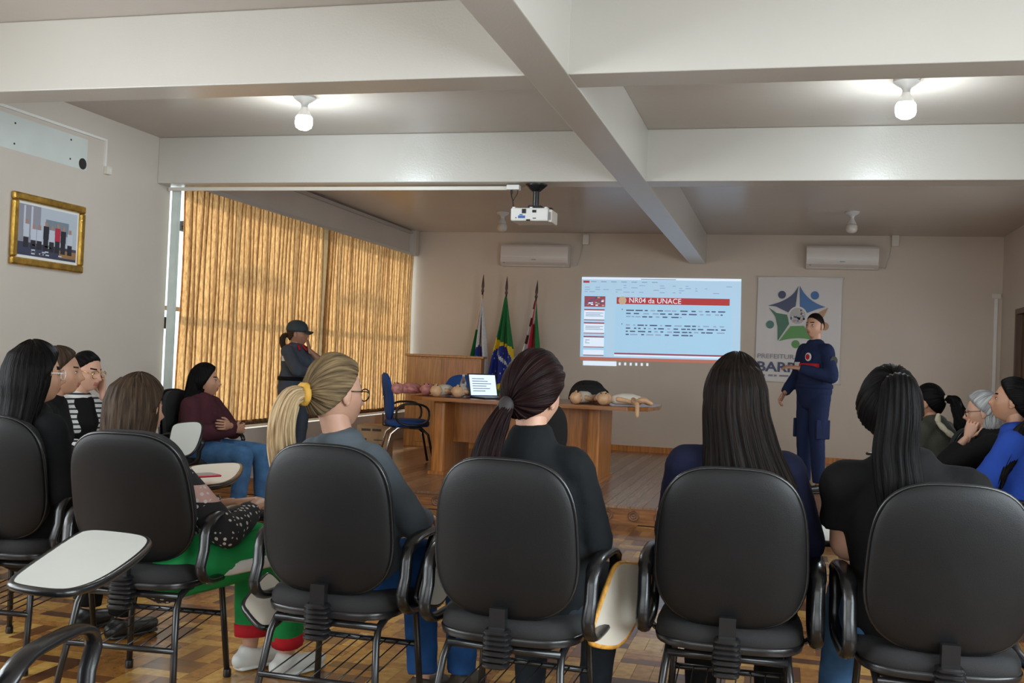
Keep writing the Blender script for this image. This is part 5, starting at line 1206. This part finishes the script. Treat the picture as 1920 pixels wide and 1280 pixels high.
MB().tube([s(0.075)+V((0.176*math.cos(q*PI/12)*1.06, 0.145*math.sin(q*PI/12), 0)) for q in range(24)], [(0.006, 0.02)]*24, 8, loop=True).build('belt', 'cl_black', I['root'], 60)
for s_ in (-1, 1):
    hip, kn, an = I['legs'][s_]; MB().tube([hip.lerp(kn, 0.75)+V((s_*0.085, -0.01, 0)), kn+V((s_*0.074, -0.01, 0)), kn.lerp(an, 0.85)+V((s_*0.062, -0.01, 0))], [(0.005, 0.03)]*3, 8, side=(1, 0, 0)).build('red_leg_stripe', 'cl_red', I['root'], 180)

# ---- blonde woman
I = person('blonde woman with gold scrunchie ponytail and grey sweater', (628, 742), 3.60, -10, dict(root=(CH3.location.x+0.01, CH3.location.y+0.02), hz=1.13, hs=1.04, head=(-20, -6, -3), bulk=0.98, shoulder=0.12, skin='fair', hair=('tail', 'hair_blondroot'), armR=((0.195, 0.06, 0.70), (0.10, 0.30, 0.68)), armL=((-0.19, 0.06, 0.70), (-0.08, 0.30, 0.68)), legR=((0.22, 0.40, 0.56), (0.20, 0.46, 0.09)), legL=((0.02, 0.42, 0.52), (0.10, 0.34, 0.09)), wear=dict(top=('cl_grey', 1.95, 0.016, 0), pants='cl_bluejeans', shoes='shoe_brown', topname='sweater')))
hair_cap(I['HT'], 'hair', 'hair_blondroot', I['root'], (-0.05, -0.96, -0.05), 0.020, n=150, m=60, seed=9, line=(1.15, -0.12), groove=0.003)
tp_ = H(I, (-0.004, -0.122, -0.015))
MB().tube([tp_ + I['HT'].to_3x3() @ V((0.026*math.cos(q*PI/8), 0.004*math.sin(q*5), 0.026*math.sin(q*PI/8))) for q in range(16)], [0.013 + 0.003*(q % 2) for q in range(16)], 8, loop=True).build('scrunchie', 'scrunchie_gold', I['root'], 180)
tail([tp_, tp_ + V((-0.012, -0.055, -0.015)), tp_ + V((-0.035, -0.062, -0.09)), tp_ + V((-0.045, -0.045, -0.18)), tp_ + V((-0.035, -0.035, -0.27)), tp_ + V((-0.02, -0.03, -0.32))], [0.022, 0.036, (0.050, 0.04), (0.060, 0.04), (0.058, 0.032), (0.02, 0.012)], 'ponytail', 'hair_blond', I['root'], seed=11, groove=0.005, n=90)
glasses(I, 'black_plastic')

# ---- woman in black blazer
I = person('woman with dark reddish ponytail and black blazer in the middle', (1000, 742), 3.36, -6, dict(root=(CH4.location.x+0.02, CH4.location.y+0.02), hz=1.165, hs=1.05, head=(-12, -10, 4), bulk=1.06, skin='fair', hair=('tail', 'hair_redbrown'), armR=((0.195, 0.05, 0.70), (0.10, 0.28, 0.68)), armL=((-0.19, 0.06, 0.70), (-0.08, 0.32, 0.66)), wear=dict(collar=0.515, top=('cl_blazer', 1.95, 0.022, 0), pants='cl_darkjeans', shoes='shoe_black', topname='blazer')))
hair_cap(I['HT'], 'hair', 'hair_redbrown', I['root'], (-0.10, -0.93, -0.30), 0.026, n=150, m=60, seed=12, line=(1.2, -0.18), groove=0.002)
tp_ = H(I, (-0.018, -0.105, -0.062))
MB().tube([tp_ + V((0, 0, 0.012)), tp_ + V((-0.01, -0.02, -0.03))], [0.026, 0.027], 14, round_ends=True).build('hair_tie', 'hair_tie_dark', I['root'], 180)
tail([tp_, tp_ + V((-0.012, -0.028, -0.04)), tp_ + V((-0.035, -0.045, -0.11)), tp_ + V((-0.05, -0.05, -0.19)), tp_ + V((-0.055, -0.05, -0.25))], [0.024, 0.030, (0.042, 0.03), (0.048, 0.03), (0.040, 0.02)], 'ponytail', 'hair_redbrown', I['root'], seed=13, groove=0.004, n=80)
collar(I, 'cl_blazer', r=0.072)

# ---- woman with long loose hair
I = person('woman with very long loose dark hair and navy top', (1378, 738), 3.38, 0, dict(root=(CH5.location.x+0.01, CH5.location.y+0.02), hz=1.185, hs=1.04, head=(4, -4, 2), bulk=1.06, shoulder=0.148, sht=0.43, skin='olive', hair=('long', 'hair_darkbrown'), armL=((-0.21, 0.05, 0.72), (-0.08, 0.32, 0.68)), armR=((0.22, 0.05, 0.72), (0.10, 0.30, 0.66)), wear=dict(top=('cl_navy', 1.95, 0.018, 0), pants='cl_black', shoes='shoe_black', topname='top')))
hair_cap(I['HT'], 'hair', 'hair_darkbrown', I['root'], (0.02, 0.1, 1), 0.022, n=150, m=60, seed=14, line=(1.3, -0.45), groove=0.002)
c = I['hc']; strand_loft([(c+V((0, -0.02, 0.118)), 0.045, 0.05), (c+V((0.002, -0.028, 0.085)), 0.080, 0.082), (c+V((0.005, -0.035, 0.03)), 0.099, 0.094), (c+V((0.008, -0.045, -0.05)), 0.106, 0.092), (c+V((0.03, -0.065, -0.16)), 0.120, 0.078), (c+V((0.055, -0.085, -0.26)), 0.145, 0.066), (c+V((0.075, -0.095, -0.36)), 0.150, 0.052), (c+V((0.10, -0.10, -0.45)), 0.12, 0.04), (c+V((0.13, -0.10, -0.52)), 0.06, 0.022)], 'loose_hair', 'hair_darkbrown', I['root'], n=150, seed=15, ragged=0.07, groove=0.0045)

# ---- woman in black T-shirt
I = person('woman with straight black ponytail in black T-shirt, bare arm', (1668, 764), 3.20, 4, dict(root=(CH6.location.x-0.03, CH6.location.y+0.06), hz=1.165, hs=1.03, head=(-8, -2, 0), bulk=1.2, shoulder=0.15, limb=1.35, sht=0.42, skin='fair', hair=('tail', 'hair_black'), armL=((-0.215, 0.04, 0.74), (-0.05, 0.26, 0.70)), armR=((0.25, 0.05, 0.70), (0.10, 0.30, 0.66)), legL=((-0.16, 0.42, 0.52), (-0.20, 0.40, 0.09)), legR=((0.17, 0.42, 0.52), (0.20, 0.38, 0.09)), wear=dict(top=('cl_black', 0.62, 0.020, 0), pants='cl_jeans', shoes='shoe_white', topname='t_shirt')))
hair_cap(I['HT'], 'hair', 'hair_black', I['root'], (0.05, -0.62, 0.62), 0.022, n=150, m=60, seed=16, line=(1.15, -0.18), groove=0.002)
tp_ = H(I, (0.015, -0.098, 0.068))
MB().tube([tp_ + V((-0.02, 0, 0.01)), tp_ + V((0.02, -0.01, 0.01))], [0.016, 0.016], 12, round_ends=True).build('hair_tie', 'hair_tie_dark', I['root'], 180)
tail([tp_, tp_ + V((0.0, -0.035, 0.0)), tp_ + V((0.0, -0.055, -0.09)), tp_ + V((-0.005, -0.058, -0.19)), tp_ + V((0.005, -0.065, -0.28)), tp_ + V((0.012, -0.075, -0.37)), tp_ + V((0.02, -0.08, -0.42))], [0.028, (0.050, 0.04), (0.060, 0.036), (0.064, 0.034), (0.066, 0.032), (0.055, 0.024), (0.022, 0.012)], 'ponytail', 'hair_black', I['root'], seed=17, groove=0.0042, n=90)
glasses(I, 'gold_wire')

# ---- right side row
I = person('person with dark ponytail and olive jacket with pale fur hood', (1742, 754), 7.4, 52, dict(hs=1.04, head=(10, -4, 0), lean=(0.16, 0.0), bulk=1.12, skin='olive', hair=('tail', 'hair_black'), wear=dict(top=('cl_olive', 1.95, 0.026, 0), pants='cl_darkjeans', shoes='shoe_black', topname='jacket')))
hair_cap(I['HT'], 'hair', 'hair_black', I['root'], (0, -0.9, 0.2), 0.018, n=90, m=36, seed=18, line=(1.1, -0.15))
tp_ = H(I, (0, -0.115, 0.02)); MB().sphere(tp_, (0.02, 0.02, 0.03), 10, 6).build('scrunchie', 'cl_fur', I['root'], 180)
tail([tp_, tp_+V((0, -0.06, -0.01)), tp_+V((0.0, -0.10, -0.09)), tp_+V((0, -0.12, -0.19)), tp_+V((0, -0.12, -0.25))], [0.02, 0.035, 0.045, 0.045, 0.02], 'ponytail', 'hair_black', I['root'], seed=19, n=50, wave=0.003)
s = I['sp']; c = s(0.47) + V((0, -0.05, 0.0))
hood = [c + V((0.13*math.cos(q), -0.05-0.11*max(0, math.sin(q))*1.0, 0.05-0.12*math.sin(q))) for q in [(-0.35+3.84*j/18) for j in range(19)]]
MB().tube(hood, [0.017+0.005*(j % 2) for j in range(19)], 8, round_ends=True).build('fur_trim', 'cl_fur', I['root'], 180)
side_chair(I, 'black chair under the person in the olive jacket', tablet=TAB_UP)
I = person('grey-haired woman with dark glasses resting her chin on her hand', (1843, 772), 6.6, 80, dict(head=(-4, -12, 0), lean=(0.17, 0.0), bulk=1.05, skin='fair', hair=('short', 'hair_grey'), armL=((-0.18, 0.36, 0.68), ('head', (-0.055, 0.10, -0.13)), dict(dir=(0.1, -0.3, 1), normal=(-1, 0.3, 0), curl=0.5)), wear=dict(top=('cl_black', 1.75, 0.022, 0), pants='cl_black', shoes='shoe_black', topname='sweater')))
hair_cap(I['HT'], 'hair', 'hair_grey', I['root'], (0, -0.6, 0.5), 0.024, n=100, m=40, seed=20, line=(1.15, -0.15), groove=0.004)
c = I['hc']; strand_loft([(c+V((0, -0.04, 0.06)), 0.06, 0.05), (c+V((0, -0.05, -0.02)), 0.088, 0.065), (c+V((0, -0.05, -0.09)), 0.080, 0.055), (c+V((0, -0.04, -0.13)), 0.06, 0.035)], 'loose_hair', 'hair_grey', I['root'], n=60, seed=21, ragged=0.02)
glasses(I, 'black_plastic'); side_chair(I, 'black chair under the grey-haired woman')
I = person('woman in royal blue top with long wavy black ponytail', (1898, 752), 5.75, 70, dict(head=(4, 2, 0), lean=(0.08, 0.0), bulk=1.18, shoulder=0.145, limb=1.1, skin='olive', hair=('tail', 'hair_black'), armL=((-0.27, 0.16, 0.70), (0.02, 0.36, 0.68)), wear=dict(top=('cl_royal', 1.35, 0.020, 0), pants='cl_jeans', shoes='shoe_black', topname='blouse')))
hair_cap(I['HT'], 'hair', 'hair_black', I['root'], (0, -0.95, 0.1), 0.020, n=100, m=40, seed=22, line=(1.2, -0.2))
tp_ = H(I, (-0.01, -0.115, -0.02))
tail([tp_, tp_+V((-0.05, -0.03, -0.04)), tp_+V((-0.12, 0.03, -0.13)), tp_+V((-0.195, 0.08, -0.24)), tp_+V((-0.245, 0.11, -0.34)), tp_+V((-0.26, 0.13, -0.43))], [0.025, 0.036, 0.042, 0.042, 0.038, 0.012], 'ponytail', 'hair_black', I['root'], seed=23, n=60, wave=0.005)
side_chair(I, 'black chair under the woman in royal blue')

# ---- standing fire service man
I = person('man in navy fire service uniform speaking beside the banner', (1528, 611), 9.85, 128, dict(sit=False, ground=ZS, k=1.02, hs=1.0, head=(14, -4, 0), lean=(0.0, 0.0), bulk=1.0, bust=False, shoulder=0.16, skin='warm', hair=('short', 'hair_darkbrown'), pelvis=0.93, armR=((0.27, -0.02, 1.10), (0.20, 0.20, 0.90), dict(dir=(-0.1, 0.6, -0.7), normal=(0.9, 0.3, 0.3), curl=0.7)), armL=((-0.27, 0.02, 1.09), (-0.05, 0.27, 1.17), dict(dir=(0.75, 0.55, 0.1), normal=(-0.3, 0.2, 1), curl=0.35)), wear=dict(top=('cl_uninavy', 1.93, 0.020, 0), pants='cl_uninavy', pinf=0.016, shoes='shoe_black', topname='jacket')))
hair_cap(I['HT'], 'hair', 'hair_darkbrown', I['root'], (0, -0.3, 1), 0.008, n=90, m=36, line=(0.75, -0.05), groove=0.001)
collar(I, 'cl_uninavy', r=0.066)
s = I['sp']; tw = I['tw']
ringp = [s(0.275) + V((0.180*math.sin(q), 0.152*math.cos(q)*1.0, 0)) for q in [(-1.05+2.1*j/12) for j in range(13)]]
MB().tube(ringp, [(0.006, 0.026)]*13, 8, side=(0, 1, 0)).build('red_chest_band', 'cl_red', I['root'], 180)
bdg = MB().lathe([(0.040, 0), (0.040, 0.008), (0.030, 0.010), (0.001, 0.011)], 16, T=trans(s(0.365) + V((-0.070, 0.134, 0))) @ rotm('X', -PI/2)); bdg.build('chest_badge', 'cl_white', I['root'], 40)
MB().lathe([(0.026, 0.010), (0.026, 0.013), (0.001, 0.014)], 14, T=trans(s(0.365) + V((-0.070, 0.134, 0))) @ rotm('X', -PI/2)).build('badge_centre', 'cl_red', I['root'], 40)
MB().box(s(0.285) + V((0.07, 0.150, 0.004)), (0.06, 0.016, 0.04)).build('name_tag', 'cl_white', I['root'], 0)
a0_, el_ = I['arms'][-1][0], I['arms'][-1][1]; q = a0_.lerp(el_, 0.38)
MB().lathe([(0.042, 0), (0.042, 0.006), (0.001, 0.009)], 16, T=trans(q + V((-0.056, -0.008, 0))) @ rotm('Y', -PI/2)).build('sleeve_badge', 'cl_olive', I['root'], 40)
MB().tube([s(0.075)+V((0.186*math.cos(q*PI/12)*1.06, 0.146*math.sin(q*PI/12), 0)) for q in range(24)], [(0.006, 0.02)]*24, 8, loop=True).build('belt', 'cl_uninavy', I['root'], 60)
for s_ in (-1, 1):
    hip, kn, an = I['legs'][s_]; MB().bx((-0.012, -0.08, -0.10), (0.012, 0.08, 0.08), T=trans(hip.lerp(kn, 0.72)+V((s_*0.066, 0, 0)))).build('thigh_pocket', 'cl_uninavy', I['root'], 0, 0.008)
